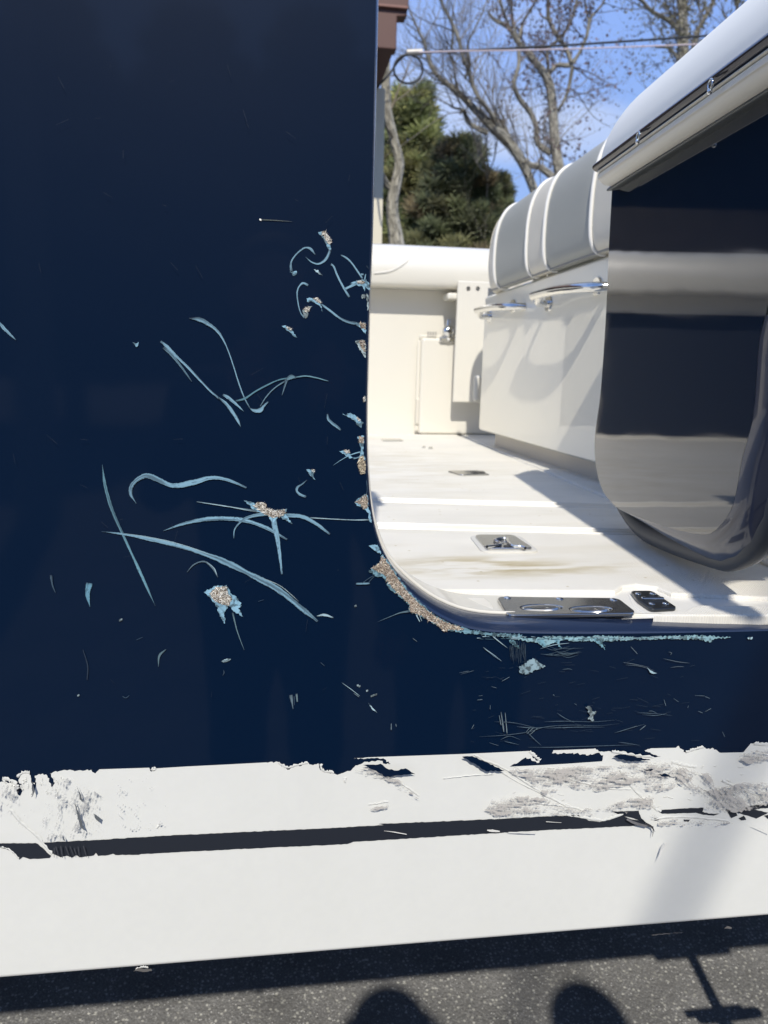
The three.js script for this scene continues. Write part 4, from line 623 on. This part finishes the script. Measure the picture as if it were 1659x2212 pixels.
  sweep('rub_rail', [[0.0, yB], [0.030, yB + 0.002], [0.043, yB + 0.010], [0.047, yB + 0.020], [0.046, mix(yB, yS, 0.5)], [0.043, mix(yB, yS, 0.75)], [0.040, yS - 0.002], [0.0, yS]], far.b, E1, MAT.beige, { round: true, label: 'off-white rub rail along the door top' });
  sweep('rail_strip', [[0.0, yS], [0.046, yS + 0.001], [0.055, yS + 0.005], [0.057, (yS + yT) / 2 + 0.003], [0.054, yT + 0.004], [0.042, yT + 0.008], [0, yT + 0.008]], far.t, E1, phys({ color: lin(0.055, 0.055, 0.065), metalness: 0.9, roughness: 0.12 }), { round: true, label: 'polished strip on top of the rub rail' });
  sweep('rail_ledge', [[0.040, yS - 0.003], [0.050, yS - 0.002], [0.050, yS + 0.0], [0.040, yS + 0.0005]], far.t + 0.02, E1, MAT.beige, { sharp: true });
  for (const c of [[1534 - 0, 190], [1378, 300]]) { const p = on(c, 0.060), b = part('rail_stud', [new THREE.TorusGeometry(0.0055, 0.0016, 8, 16).rotateY(Math.PI / 2 - a).translate(p.x, p.y + 0.004, p.z), new THREE.SphereGeometry(0.0038, 10, 8).translate(p.x, p.y - 0.004, p.z)], MAT.chrome, door); }
  const cap0 = on([1363, 263], -0.10), yC = cap0.y;
  sweep('door_cap', [[0.046, yT + 0.0075], [0.042, yT + 0.03], [0.025, mix(yT, yC, 0.45)], [-0.02, mix(yT, yC, 0.8)], [-0.075, yC - 0.008], [-0.11, yC], [-0.16, yC - 0.004], [-0.185, yC - 0.04], [-0.185, yT]], far.t + 0.012, E1, MAT.cap, { round: true, label: 'pale grey rounded cap of the door top' });
}

// ---------------------------------------------------------------- boat stand under the chine (beyond the right edge; it throws the shadow on the asphalt)
{
  const st = thing('boat_stand', 'screw jack boat stand propping the chine to the right', 'boat stand'), red = phys({ color: lin(0.25, 0.05, 0.03), roughness: 0.6 });
  const x = 0.99, z = -0.06, y = botY(x);
  part('stand_pad', box(0.22, 0.026, 0.16, x, y - 0.015, z - 0.03, 0.006), phys({ color: lin(0.2, 0.14, 0.09), roughness: 0.9 }), st);
  part('screw_rod', new THREE.CylinderGeometry(0.014, 0.014, 0.34, 14).translate(x, y - 0.2, z), MAT.steel, st);
  part('jack_handle', [tube([V(x - 0.09, y - 0.235, z + 0.01), V(x + 0.06, y - 0.235, z + 0.01)], 0.009, 2, 8), new THREE.TorusGeometry(0.075, 0.012, 8, 24).rotateX(0.75).translate(x + 0.02, y - 0.262, z)], MAT.steel, st);
  for (let i = 0; i < 3; i++) { const t = i * 2.094 + 0.5; part('leg', tube([V(x, y - 0.28, z), V(x + Math.cos(t) * 0.28, 0.01, z + Math.sin(t) * 0.28)], 0.016, 2, 8), red, st); }
}

// ---------------------------------------------------------------- house corner
{
  const house = thing('house', 'brown eave and cream corner board of a house behind the boat', 'house'), z = -7;
  const w = onZ([812, 192], z), soffY = w.y, f = onY([850, 111], soffY), cb0 = onZ([803, 400], z + 0.03), cb1 = onZ([826, 480], z + 0.03);
  const brown = phys({ color: lin(0.115, 0.055, 0.042), roughness: 0.55 }), shing = dataTex(256, 256, (u, v) => { const r = Math.floor(v * 12), b = Math.floor((u + hash2(r, 1, 2)) * 14); const e = (v * 12) % 1; const k = 0.016 + 0.014 * hash2(b, r, 3) * (0.7 + 0.3 * e); return [toS(k), toS(k * 0.8), toS(k * 0.66)]; }, true);
  shing.repeat.set(6, 3);
  part('corner_board', box(cb1.x - cb0.x, soffY, 0.06, (cb0.x + cb1.x) / 2, soffY / 2, z, 0.004), phys({ color: lin(0.70, 0.64, 0.49), roughness: 0.6 }), house);
  part('wall', box(8, soffY, 0.1, cb0.x - 4, soffY / 2, z - 0.06), phys({ map: shing, roughness: 0.85 }), house);
  part('soffit', box(8, 0.03, f.z - z + 0.05, f.x - 4, soffY + 0.015, (f.z + z) / 2), brown, house);
  const g0 = onZ([853, 60], f.z), g1 = onZ([853, 41], f.z), g2 = onZ([874, 40], f.z), g3 = onZ([878, 12], f.z), g4 = onZ([879, -60], f.z);
  const sh = new THREE.Shape([V(g0.x - 0.9, soffY, 0), V(g0.x, soffY, 0), V(g1.x, g1.y, 0), V(g2.x, g2.y, 0), V(g3.x, g3.y, 0), V(g3.x, g4.y, 0), V(g0.x - 0.9, g4.y, 0)].map((p) => new THREE.Vector2(p.x, p.y)));
  part('fascia', new THREE.ExtrudeGeometry(sh, { depth: 0.12, bevelEnabled: true, bevelSize: 0.008, bevelThickness: 0.008, bevelSegments: 2 }).translate(0, 0, f.z - 0.06), brown, house);
  part('fascia', box(7, g4.y - soffY, 0.1, g0.x - 0.9 - 3.5, (g4.y + soffY) / 2, f.z), brown, house);
  part('drip_edge', box(0.62, 0.02, 0.03, g3.x - 0.31, onZ([840, 24], f.z).y, f.z + 0.085, 0.005), phys({ color: lin(0.24, 0.12, 0.09), roughness: 0.4 }), house);
  part('gable_end', loft([[V(f.x - 0.02, soffY, f.z), V(f.x - 0.02, g4.y, f.z)], [V(f.x - 0.02, soffY, z - 0.1), V(f.x - 0.02, g4.y + 0.6, z - 0.1)]]), brown, house);
  part('roof', loft([[V(g3.x, g4.y, f.z + 0.1), V(g3.x - 8, g4.y, f.z + 0.1)], [V(g3.x, g4.y + 2.2, z - 3), V(g3.x - 8, g4.y + 2.2, z - 3)]]), phys({ color: lin(0.06, 0.058, 0.056), roughness: 0.9 }), house);
}

// ---------------------------------------------------------------- overhead cables
{
  const z = -6, rub = phys({ color: lin(0.022, 0.024, 0.026), roughness: 0.5 });
  const cab = thing('service_cable', 'black overhead cable with a coiled loop at the house eave', 'cable');
  const q = (x, y, zz = z) => onZ([x, y], zz), r = 0.0095;
  part('cable_span', tube([q(905, 114), q(1000, 109.5), q(1200, 99), q(1400, 86), q(1600, 72), q(1800, 55)], r, 60, 8), rub, cab);
  part('cable_tail', tube([q(912, 113), q(882, 116), q(862, 130), q(846, 153), q(830, 172), q(806, 190, -6.6)], r, 40, 8), rub, cab);
  const lp = []; for (let i = 0; i <= 24; i++) { const t = i / 24 * Math.PI * 2; lp.push(q(882 + 31 * Math.sin(t), 149 - 31 * Math.cos(t), z + 0.02 * t / 6)); }
  part('cable_loop', tube(lp, r * 1.1, 80, 8), rub, cab);
  part('cable_clamp', tube([q(878, 114), q(898, 113), q(912, 112.5)], 0.026, 10, 12), phys({ color: lin(0.5, 0.47, 0.42), roughness: 0.4, metalness: 0.4 }), cab);
  const w2 = thing('support_wire', 'thin pale wire running just under the black cable', 'wire');
  part('wire_span', tube([q(905, 113, z + 0.1), q(1000, 110.5, z + 0.1), q(1150, 108, z + 0.1), q(1300, 103.5, z + 0.1), q(1500, 96, z + 0.1), q(1700, 87, z + 0.1)], 0.0055, 60, 6), phys({ color: lin(0.62, 0.52, 0.56), roughness: 0.5 }), w2);
}

// ---------------------------------------------------------------- trees
const barkT = dataTex(256, 512, (u, v) => { const n = fbm(u * 16, v * 9, 5, 61), c = sstep(0.42, 0.6, fbm(u * 26, v * 7, 4, 66)); const k = 0.17 + 0.42 * n * (0.45 + 0.55 * c); return [toS(k * 1.06), toS(k), toS(k * 0.83)]; }, true); barkT.repeat.set(1, 1.5);
const barkB = dataTex(256, 512, (u, v) => gray(sstep(0.35, 0.65, fbm(u * 26, v * 7, 4, 66))), false); barkB.repeat.set(1, 1.5);
const bark = phys({ map: barkT, bumpMap: barkB, bumpScale: 0.02, roughness: 0.95 });
const twigM = phys({ color: lin(0.31, 0.27, 0.215), roughness: 0.95 }), twigDark = phys({ color: lin(0.24, 0.205, 0.18), roughness: 0.95 });
const PXAT = (z) => (0.82 - z) / FOC;
function twigs(geos, p, dir, len, r, depth, R, spread) {
  const n = 3 + Math.floor(len * 3), pts = [p.clone()], rr = [r]; const d = dir.clone(), q = p.clone();
  for (let i = 1; i <= n; i++) { d.add(V((R() - 0.5) * 0.5, (R() - 0.42) * 0.42, (R() - 0.5) * 0.5)).normalize(); q.addScaledVector(d, len / n); pts.push(q.clone()); rr.push(r * (1 - 0.75 * i / n)); }
  geos.push(taper(pts, rr, 3));
  if (depth > 0) { const k = 3 + Math.floor(R() * 3); for (let i = 0; i < k; i++) { const j = 1 + Math.floor(R() * (n - 0.01)), nd = d.clone().multiplyScalar(0.5).add(V(R() - 0.5, R() - 0.35, R() - 0.5).multiplyScalar(spread)).normalize(); twigs(geos, pts[j], nd, len * (0.4 + 0.35 * R()), rr[j] * 0.7, depth - 1, R, spread); } }
}
function bareTree(name, label, z, limbs, o) {          // limbs: lists of [x, y, width] read off the photograph; first one is the trunk
  const t = thing(name, label, 'tree'), R = rng(o.seed), px = PXAT(z), all = [], tw = [];
  limbs.forEach((l, i) => {
    let dz = 0; const pts = l.map(([x, y, w], k) => { const p = onZ([x, y], z); p.z += i && k ? (dz += (R() - 0.5) * 0.25) : 0; return p; }), ra = l.map((q) => q[2] * px / 2);
    if (!i) { const b = pts[0].clone(); pts.unshift(V(b.x + 0.12, 0, z), b.clone().multiply(V(1, 0.6, 1))); ra.unshift(ra[0] * 1.6, ra[0] * 1.1); }
    all.push(taper(pts, ra, i ? 8 : 14, pts.length * 6));
    for (let k = 1; k < pts.length; k++) { const a = pts[k - 1], b = pts[k], L = a.distanceTo(b); if (b.y < o.minY) continue; const m = Math.ceil(L * o.rate); for (let j = 0; j < m; j++) if (R() < 0.9) { const p = a.clone().lerp(b, R()), dv = b.clone().sub(a).normalize().multiplyScalar(0.7).add(V(R() - 0.5, R() - 0.25, R() - 0.5).multiplyScalar(1.9)).normalize(); twigs(tw, p, dv, o.len * (0.5 + R()), Math.min(ra[Math.min(k, ra.length - 1)] * 0.5, o.tr), o.depth, R, 1.7); } }
  });
  part('trunk', all, o.bark || bark, t);
  const tg = part('twigs', tw, o.twig || twigM, t); tg.userData.kind = 'stuff';
  if (o.leaf) { const g = [], c = []; const pos = tg.geometry.attributes.position; for (let i = 0; i < o.leaf.n; i++) { const k = Math.floor(R() * pos.count); const s = o.leaf.size * (0.5 + R()); const q = new THREE.PlaneGeometry(s, s * 0.6); q.applyMatrix4(new THREE.Matrix4().compose(V(pos.getX(k) + (R() - 0.5) * 0.1, pos.getY(k) - 0.03 * R(), pos.getZ(k)), new THREE.Quaternion().setFromEuler(new THREE.Euler(R() * 6, R() * 6, R() * 6)), V(1, 1, 1))); if (q.index && pos.getY(k) > o.leaf.min) g.push(q); } const lf = part('leaves', g, phys({ color: o.leaf.col, roughness: 0.9 }), t); lf.userData.kind = 'stuff'; }
  return t;
}
const f1 = (...p) => CF(...p), g1 = (...p) => C1(...p);
bareTree('bare_tree', 'crooked bare trunk beside the cream corner board', -9, [
  f1([235, 2150, 170], [225, 1980, 120], [195, 1720, 98], [232, 1500, 84], [255, 1360, 78], [215, 1180, 74], [170, 1000, 72], [145, 850, 84], [145, 560, 62], [160, 300, 48], [190, 60, 40], [200, -300, 26]),
  f1([225, 1560, 66], [160, 1540, 60], [100, 1470, 54], [40, 1440, 44], [-60, 1300, 34])], { seed: 3, minY: 4.3, rate: 2.2, len: 0.7, depth: 2, tr: 0.016, twig: twigM });
bareTree('bare_tree', 'big leaning bare tree with long limbs sloping up left', -12.5, [
  f1([1440, 1750, 84], [1370, 1570, 70], [1300, 1400, 70], [1180, 1200, 78], [1010, 1035, 68], [840, 865, 52], [740, 760, 42], [610, 665, 38], [520, 550, 30], [455, 340, 22], [380, 180, 16], [320, 20, 10], [280, -160, 6]),
  f1([1120, 1110, 40], [1000, 960, 34], [890, 850, 32], [830, 720, 28], [795, 650, 26], [740, 540, 22], [700, 420, 28], [650, 290, 24], [570, 170, 18], [510, 20, 14], [480, -200, 8]),
  f1([800, 660, 20], [828, 560, 18], [798, 420, 15], [850, 290, 13], [930, 100, 10], [960, -60, 7]), f1([690, 420, 22], [690, 250, 18], [640, 100, 12], [660, -40, 8]),
  f1([995, 1105, 44], [900, 1058, 36], [835, 990, 34], [790, 915, 30], [760, 940, 20]), f1([795, 915, 22], [700, 890, 16], [640, 872, 10], [545, 850, 6]),
  f1([1530, 1470, 54], [1430, 1385, 54], [1330, 1370, 50], [1265, 1290, 42], [1180, 1160, 34], [1140, 1050, 24], [1112, 950, 12]),
  f1([745, 770, 16], [730, 640, 13], [700, 480, 12]), f1([600, 660, 14], [500, 480, 10], [400, 440, 8], [330, 330, 5])], { seed: 11, minY: 3.2, rate: 7, len: 1.15, depth: 2, tr: 0.014 });
bareTree('bare_tree', 'upright forked bare oak with crooked limbs in the middle', -13.5, [
  g1([850, 820, 46], [825, 690, 42], [806, 560, 38], [800, 470, 36], [782, 330, 34], [730, 250, 24], [690, 200, 22], [660, 170, 20], [620, 110, 16], [560, 75, 12], [535, 40, 6]),
  g1([660, 165, 14], [690, 70, 10], [730, 10, 8], [745, -60, 6]), g1([640, 140, 14], [615, 60, 10], [588, 0, 12], [575, -60, 8]), g1([655, 150, 9], [640, 60, 9], [632, -20, 7]),
  g1([660, 185, 14], [655, 270, 14], [640, 340, 17], [665, 385, 18], [720, 440, 20], [742, 500, 20], [748, 560, 22], [800, 610, 24]),
  g1([786, 290, 18], [815, 262, 16], [870, 255, 20], [905, 215, 14], [930, 150, 13], [945, 80, 11], [995, 15, 8], [1010, -60, 5]), g1([878, 262, 15], [868, 350, 14], [835, 420, 12], [815, 445, 10]),
  g1([872, 250, 16], [855, 190, 16], [815, 130, 16], [790, 60, 14], [778, -20, 11]), g1([798, 80, 8], [760, 65, 7], [735, 45, 5]), g1([780, 280, 12], [778, 200, 11], [830, 150, 12], [870, 90, 10], [890, 10, 9], [895, -60, 6]), g1([945, 90, 8], [940, 20, 8], [935, -60, 6]), g1([600, 460, 10], [602, 520, 8], [640, 560, 6])],
  { seed: 23, minY: 3.0, rate: 4.8, len: 0.9, depth: 2, tr: 0.014, twig: twigDark, leaf: { n: 4200, size: 0.04, col: lin(0.17, 0.12, 0.115), min: 2.6 } });
bareTree('bare_tree', 'stout bare tree rising behind the pale door cap', -15, [
  g1([1340, 420, 48], [1325, 320, 46], [1318, 200, 44], [1320, 110, 40], [1312, 50, 26], [1300, -40, 20]), g1([1320, 120, 32], [1335, 60, 26], [1332, -40, 22]),
  g1([1312, 120, 20], [1260, 75, 17], [1200, 40, 14], [1140, -5, 12], [1090, -40, 8]), g1([1355, 320, 24], [1352, 200, 20], [1372, 130, 18], [1410, 75, 14], [1440, 10, 10], [1450, -60, 7]), g1([1305, 240, 14], [1270, 190, 10], [1215, 185, 8]), g1([1300, 90, 10], [1270, 60, 8], [1230, 55, 6])],
  { seed: 31, minY: 4.5, rate: 6, len: 1.3, depth: 2, tr: 0.013, twig: twigM, leaf: { n: 5000, size: 0.04, col: lin(0.2, 0.19, 0.11), min: 4.6 } });
bareTree('bare_tree', 'thin bare tree at the upper right edge', -16, [g1([1525, 200, 14], [1532, 100, 14], [1538, 0, 12], [1545, -80, 9]), g1([1640, 90, 14], [1655, 20, 14], [1670, -60, 10]), g1([1530, 110, 8], [1490, 60, 6], [1470, 10, 5])], { seed: 41, minY: 5, rate: 3, len: 1.1, depth: 2, tr: 0.012, twig: twigDark, leaf: { n: 1400, size: 0.07, col: lin(0.14, 0.13, 0.08), min: 5 } });
{ // pale many-stemmed sapling in front of the evergreen
  const t = thing('sapling', 'pale thin many-stemmed sapling in front of the evergreen', 'tree'), R = rng(7), g = [], tw = [];
  for (const l of [[[985, 1480], [940, 1330], [890, 1180], [850, 1060]], [[985, 1480], [960, 1340], [925, 1230], [905, 1110]], [[990, 1480], [985, 1300], [965, 1190], [975, 1090]], [[995, 1480], [1040, 1330], [1060, 1230], [1075, 1130]], [[980, 1490], [930, 1400], [880, 1330]]]) { const P = CF(...l).map((p, i) => onZ(p, [-13.6, -13, -12.6, -12.4][i])); P.unshift(V(P[0].x + 0.05, 0, -14.2)); g.push(taper(P, [0.012, 0.013, 0.012, 0.01, 0.005], 6, 20)); for (let i = 0; i < 9; i++) twigs(tw, P[2].clone().lerp(P[P.length - 1], R()), V(R() - 0.5, 0.8, R() - 0.5).normalize(), 0.5, 0.006, 1, R, 1.2); }
  part('trunk', g, phys({ color: lin(0.3, 0.27, 0.22), roughness: 0.9 }), t); part('twigs', tw, phys({ color: lin(0.3, 0.27, 0.23), roughness: 0.9 }), t).userData.kind = 'stuff';
}
// evergreens: whorled branches carrying many needle sprays
function evergreen(name, label, x, z, h, rad0, seed, cols, n, o = {}) {
  const t = thing(name, label, 'tree', o.group), R = rng(seed), br = [taper([V(x, 0, z), V(x + 0.05, h * 0.5, z), V(x, h * 0.97, z)], [0.17, 0.11, 0.02], 8, 8)];
  const spray = (() => { const g = []; const r = rng(5); for (let i = 0; i < 18; i++) { const l = 0.09 + 0.13 * r(), q = new THREE.PlaneGeometry(l, 0.011); q.translate(l / 2, 0, 0); q.rotateX(r() * 3); q.rotateY((r() - 0.5) * 2.0); q.rotateZ((r() - 0.4) * 1.6); q.translate(0.10 * r(), 0.04 * (r() - 0.5), 0.06 * (r() - 0.5)); g.push(q); } return mergeGeometries(g); })();
  const spots = [], levels = Math.round(h * 5.5);
  for (let i = 0; i < levels; i++) { const y = mix(o.low ?? 0.3, h * 0.985, (i + R() * 0.8) / levels), u = y / h, prof = rad0 * Math.pow(1 - u, 0.75) * (0.55 + 0.45 * sstep(0, 0.18, u)); const nb = 6 + Math.floor(R() * 4); for (let b = 0; b < nb; b++) { const az = R() * 6.283, L = prof * (0.5 + 0.62 * R()) + 0.12, up = o.up ?? 0.35; const A = V(x, y, z), dv = V(Math.cos(az), up + 0.4 * (R() - 0.5), Math.sin(az)).normalize(), E = A.clone().addScaledVector(dv, L); E.y -= 0.12 * L * L; if (R() < 0.55) br.push(taper([A, A.clone().lerp(E, 0.5).add(V(0, 0.03, 0)), E], [0.02, 0.012, 0.004], 3)); spots.push([A, E, L, az]); } }
  part('trunk', br, phys({ color: lin(0.09, 0.07, 0.055), roughness: 0.95 }), t);
  const total = spots.reduce((a, s) => a + s[2], 0), im = new THREE.InstancedMesh(spray, phys({ color: 0xffffff, roughness: 0.9, transmission: 0.25, thickness: 0 }), n); im.name = numbered('crown'); shadowy(im); im.userData.kind = 'stuff';
  const m = new THREE.Matrix4(), q = new THREE.Quaternion(), e = new THREE.Euler(), col = new THREE.Color(); let k = 0;
  for (const [A, E, L, az] of spots) { const c = cols[Math.floor(R() * cols.length)], sh = 0.75 + 0.5 * R(); const cnt = Math.round(n * L / total); for (let i = 0; i < cnt && k < n; i++) { const f = Math.pow(R(), 0.6), sc = (0.7 + 0.7 * R()) * (o.size ?? 1); const w = 0.05 + 0.22 * f * (1.15 - f) * L; const p = A.clone().lerp(E, 0.12 + 0.9 * f).add(V((R() - 0.5) * 2 * w, (R() - 0.5) * 1.2 * w, (R() - 0.5) * 2 * w)); e.set((R() - 0.5) * 1.2, -az + (R() - 0.5) * 1.8, (R() - 0.2) * 0.9); q.setFromEuler(e); m.compose(p, q, V(sc, sc, sc)); im.setMatrixAt(k, m); const b = sh * (0.75 + 0.5 * R()); col.setRGB(c[0] * b, c[1] * b, c[2] * b); im.setColorAt(k, col); k++; } }
  im.count = k; t.add(im); return t;
}
const px2x = (x, y, z) => onZ([x, y], z);
const OLIVE = [[0.216, 0.216, 0.095], [0.182, 0.203, 0.095], [0.270, 0.236, 0.101], [0.236, 0.189, 0.101], [0.169, 0.196, 0.095]], GREEN = [[0.297, 0.324, 0.121], [0.243, 0.284, 0.115], [0.351, 0.351, 0.128], [0.216, 0.250, 0.108], [0.284, 0.270, 0.115]];
{ const top = px2x(990, 305, -14), e = evergreen('cedar_tree', 'dense dark olive evergreen behind the far side of the boat', top.x, -14, top.y, 1.85, 51, OLIVE, 24000, { low: 0.6 });
  const t2 = px2x(895, 195, -15.5); evergreen('pine_tree', 'taller yellow-green pine behind the crooked trunk', t2.x, -15.5, t2.y, 1.5, 61, GREEN, 11000, { low: 1, up: 0.5, size: 1.25 });
  const t3 = px2x(835, 330, -16.5); evergreen('pine_tree', 'yellow-green pine partly hidden by the corner board', t3.x - 0.3, -16.5, t3.y + 0.6, 1.5, 63, GREEN, 6000, { low: 1, up: 0.5, size: 1.25 });
  const t4 = px2x(1075, 400, -15.2); evergreen('cedar_tree', 'low dark evergreen ending at the rolled seat bolster', t4.x - 0.12, -15.2, t4.y + 0.25, 1.25, 67, OLIVE, 8000, { low: 0.6 });
  // evergreens added out of view to darken the reflections in the gloss
  [[-13, 17, 1.5], [-9.6, 15.5, 1.4], [-6.6, 16.6, 1.55], [-4, 15, 1.4], [-1.6, 16.4, 1.5], [0.8, 15, 1.42], [3.2, 16.2, 1.55], [5.6, 15.2, 1.4], [8.4, 16.8, 1.5], [11.6, 16, 1.45]].forEach(([x, z, s], i) => { const c = e.clone(); c.name = numbered('cedar_tree'); c.scale.setScalar(s); c.position.set(x - top.x * s, 0, z + 14 * s); c.userData = { label: ['leftmost', 'second from left', 'third from left', 'fourth from left', 'fifth from left', 'fifth from right', 'fourth from right', 'third from right', 'second from right', 'rightmost'][i] + ' dark evergreen in the added row behind the photographer', category: 'tree', group: 'added evergreens behind the photographer' }; scene.add(c); });
}
{ // bare tree behind the viewpoint whose branch shades the lower hull
  const t = thing('bare_tree', 'bare tree behind the photographer, one branch shading the lower hull', 'tree');
  const A = V(0.532, 0.79, 0), B = V(0.584, 0.937, 0), tt = 5.2, off = SUNV.clone().multiplyScalar(tt), d = B.clone().sub(A).normalize(), p = A.clone().add(off);
  const lo = p.clone().addScaledVector(d, -0.9), hi = p.clone().addScaledVector(d, 1.2);
  part('trunk', [taper([V(-2.2, 0, 6.4), V(-2.1, 2.5, 6.3), V(-2.0, 4.2, 6.1), V(-1.3, 5.3, 5.6), lo, p, hi, hi.clone().add(V(0.4, 0.9, 0.1))], [0.2, 0.16, 0.12, 0.05, 0.021, 0.020, 0.018, 0.006], 8, 40), taper([V(-2.0, 4.2, 6.1), V(-2.6, 6.4, 6.3), V(-2.9, 8.5, 6.2)], [0.1, 0.07, 0.02], 8, 12)], bark, t);
}

// ---------------------------------------------------------------- people (outside the frame; their heads shade the asphalt)
function field(bones, size, cx, cy, cz, res, k, mat) {  // smooth union of tapered capsules, meshed on a grid
  const mc = new MarchingCubes(res, mat, false, false, 400000), half = size / 2; mc.isolation = 0;
  for (let z = 0; z < res; z++) for (let y = 0; y < res; y++) for (let x = 0; x < res; x++) {
    const px = cx + (x / res * 2 - 1) * half, py = cy + (y / res * 2 - 1) * half, pz = cz + (z / res * 2 - 1) * half; let acc = 0;
    for (const b of bones) { const [ax, ay, az, ar, bx, by, bz, br] = b; const ux = bx - ax, uy = by - ay, uz = bz - az, L = ux * ux + uy * uy + uz * uz; let t = L ? ((px - ax) * ux + (py - ay) * uy + (pz - az) * uz) / L : 0; t = t < 0 ? 0 : t > 1 ? 1 : t; const dx = px - ax - ux * t, dy = py - ay - uy * t, dz = pz - az - uz * t; const d = Math.sqrt(dx * dx + dy * dy + dz * dz) - (ar + (br - ar) * t); if (d < 0.25) acc += Math.exp(-d / k); }
    mc.field[x + y * res + z * res * res] = acc > 0 ? k * Math.log(acc) : -0.25;
  }
  mc.update(); const n = mc.count, pos = Array.from(mc.positionArray.slice(0, n * 3)); for (let i = 0; i < n; i++) { pos[i * 3] = cx + pos[i * 3] * half; pos[i * 3 + 1] = cy + pos[i * 3 + 1] * half; pos[i * 3 + 2] = cz + pos[i * 3 + 2] * half; }
  return buf(pos, null);
}
function person(label, px, pz, s, arms, jacket) {
  const t = thing('person', label, 'person'), skin = phys({ color: lin(0.5, 0.33, 0.25), roughness: 0.6 });
  const M = (a, ar, b, br) => [...a, ar, ...b, br];
  const body = [M([-0.09, 0.9, 0.02], 0.10, [-0.10, 0.5, 0.0], 0.065), M([-0.10, 0.5, 0], 0.06, [-0.11, 0.09, 0.03], 0.042), M([0.09, 0.9, 0.02], 0.10, [0.10, 0.5, 0.0], 0.065), M([0.10, 0.5, 0], 0.06, [0.11, 0.09, 0.03], 0.042), M([-0.11, 0.05, 0.04], 0.045, [-0.12, 0.035, -0.14], 0.035), M([0.11, 0.05, 0.04], 0.045, [0.12, 0.035, -0.14], 0.035), M([-0.06, 0.95, 0.02], 0.12, [-0.10, 1.34, 0.03], 0.105), M([0.06, 0.95, 0.02], 0.12, [0.10, 1.34, 0.03], 0.105), M([-0.17, 1.4, 0.03], 0.06, [0.17, 1.4, 0.03], 0.06), M([0, 1.42, 0.03], 0.06, [0, 1.52, 0.01], 0.052)];
  for (const [sh, el, wr] of arms) body.push(M(sh, 0.055, el, 0.043), M(el, 0.043, wr, 0.03));
  const sc = (b) => b.map((v, i) => v * s);
  const bones = body.map(sc), head = [M([0, 1.645, 0.02], 0.085, [0, 1.66, -0.005], 0.083), M([0, 1.575, -0.025], 0.055, [0, 1.565, -0.045], 0.042), M([0, 1.63, -0.085], 0.016, [0, 1.605, -0.1], 0.016), M([-0.083, 1.635, 0.02], 0.018, [-0.083, 1.605, 0.015], 0.014), M([0.083, 1.635, 0.02], 0.018, [0.083, 1.605, 0.015], 0.014), M([0, 1.5, 0.01], 0.05, [0, 1.55, 0.0], 0.052)].map(sc);
  const b = field(bones, 1.95 * s, 0, 0.9 * s, 0, 116, 0.016, MAT.dark), h = field(head, 0.36 * s, 0, 1.62 * s, 0, 60, 0.01, MAT.dark);
  part('body', [b], phys({ color: jacket, roughness: 0.9 }), t); part('head', [h], skin, t);
  part('hair', new THREE.SphereGeometry(0.097 * s, 24, 14, 0, 6.283, 0, 1.75).scale(1, 1.05, 1.08).translate(0, 1.665 * s, 0.022 * s), phys({ color: lin(0.05, 0.035, 0.025), roughness: 0.8 }), t);
  for (const [, , wr, inward] of arms) { // hand: palm, four fingers, thumb
    const sgn = inward, hb = [M([0, 0, 0], 0.024, [0, 0.06, -0.01], 0.026), M([-0.016, 0, 0], 0.018, [-0.026, 0.06, -0.008], 0.018), M([0.016, 0, 0], 0.018, [0.026, 0.06, -0.008], 0.018)];
    [[-0.03, 0.058, 0.055], [-0.01, 0.068, 0.07], [0.011, 0.066, 0.066], [0.031, 0.056, 0.05]].forEach(([x, y, l]) => hb.push(M([x, y, -0.01], 0.0095, [x, y + l * 0.5, -0.018], 0.009), M([x, y + l * 0.5, -0.018], 0.009, [x, y + l * 0.85, -0.045], 0.008)));
    hb.push(M([sgn * 0.025, 0.015, -0.005], 0.013, [sgn * 0.055, 0.045, -0.02], 0.0105), M([sgn * 0.055, 0.045, -0.02], 0.0105, [sgn * 0.058, 0.07, -0.038], 0.009));
    part('hand', field(hb, 0.24, 0, 0.05, -0.02, 64, 0.004, MAT.dark).rotateX(wr[1] < 1 ? Math.PI : 0).scale(s, s, s).translate(wr[0] * s, wr[1] * s, wr[2] * s), skin, t);
  }
  t.position.set(px, 0, pz); return t;
}
const ph = V(0.02, 1.55, 0.845);
person('person in dark jacket holding up a phone behind the camera', 0.0, 1.025, 1.04, [[[-0.19, 1.39, 0.03], [-0.27, 1.17, 0.02], [-0.06, 1.39, -0.125], 1], [[0.19, 1.39, 0.03], [0.28, 1.17, 0.02], [0.11, 1.39, -0.125], -1]], lin(0.03, 0.035, 0.045));
person('person in grey jacket standing to the right of the photographer', 0.49, 1.0, 1.0, [[[-0.19, 1.39, 0.03], [-0.24, 1.12, 0.05], [-0.2, 0.88, -0.06], 1], [[0.19, 1.39, 0.03], [0.25, 1.12, 0.05], [0.2, 0.88, -0.06], -1]], lin(0.12, 0.12, 0.125));
{ const t = thing('phone', 'dark phone held upright in both hands by the photographer', 'phone'); part('phone_body', box(0.075, 0.15, 0.009, 0.035, 1.525, 0.852, 0.004), phys({ color: lin(0.02, 0.02, 0.022), roughness: 0.3 }), t); part('phone_screen', box(0.069, 0.14, 0.001, 0.035, 1.525, 0.8575), MAT.black, t); }

renderer.render(scene, camera);
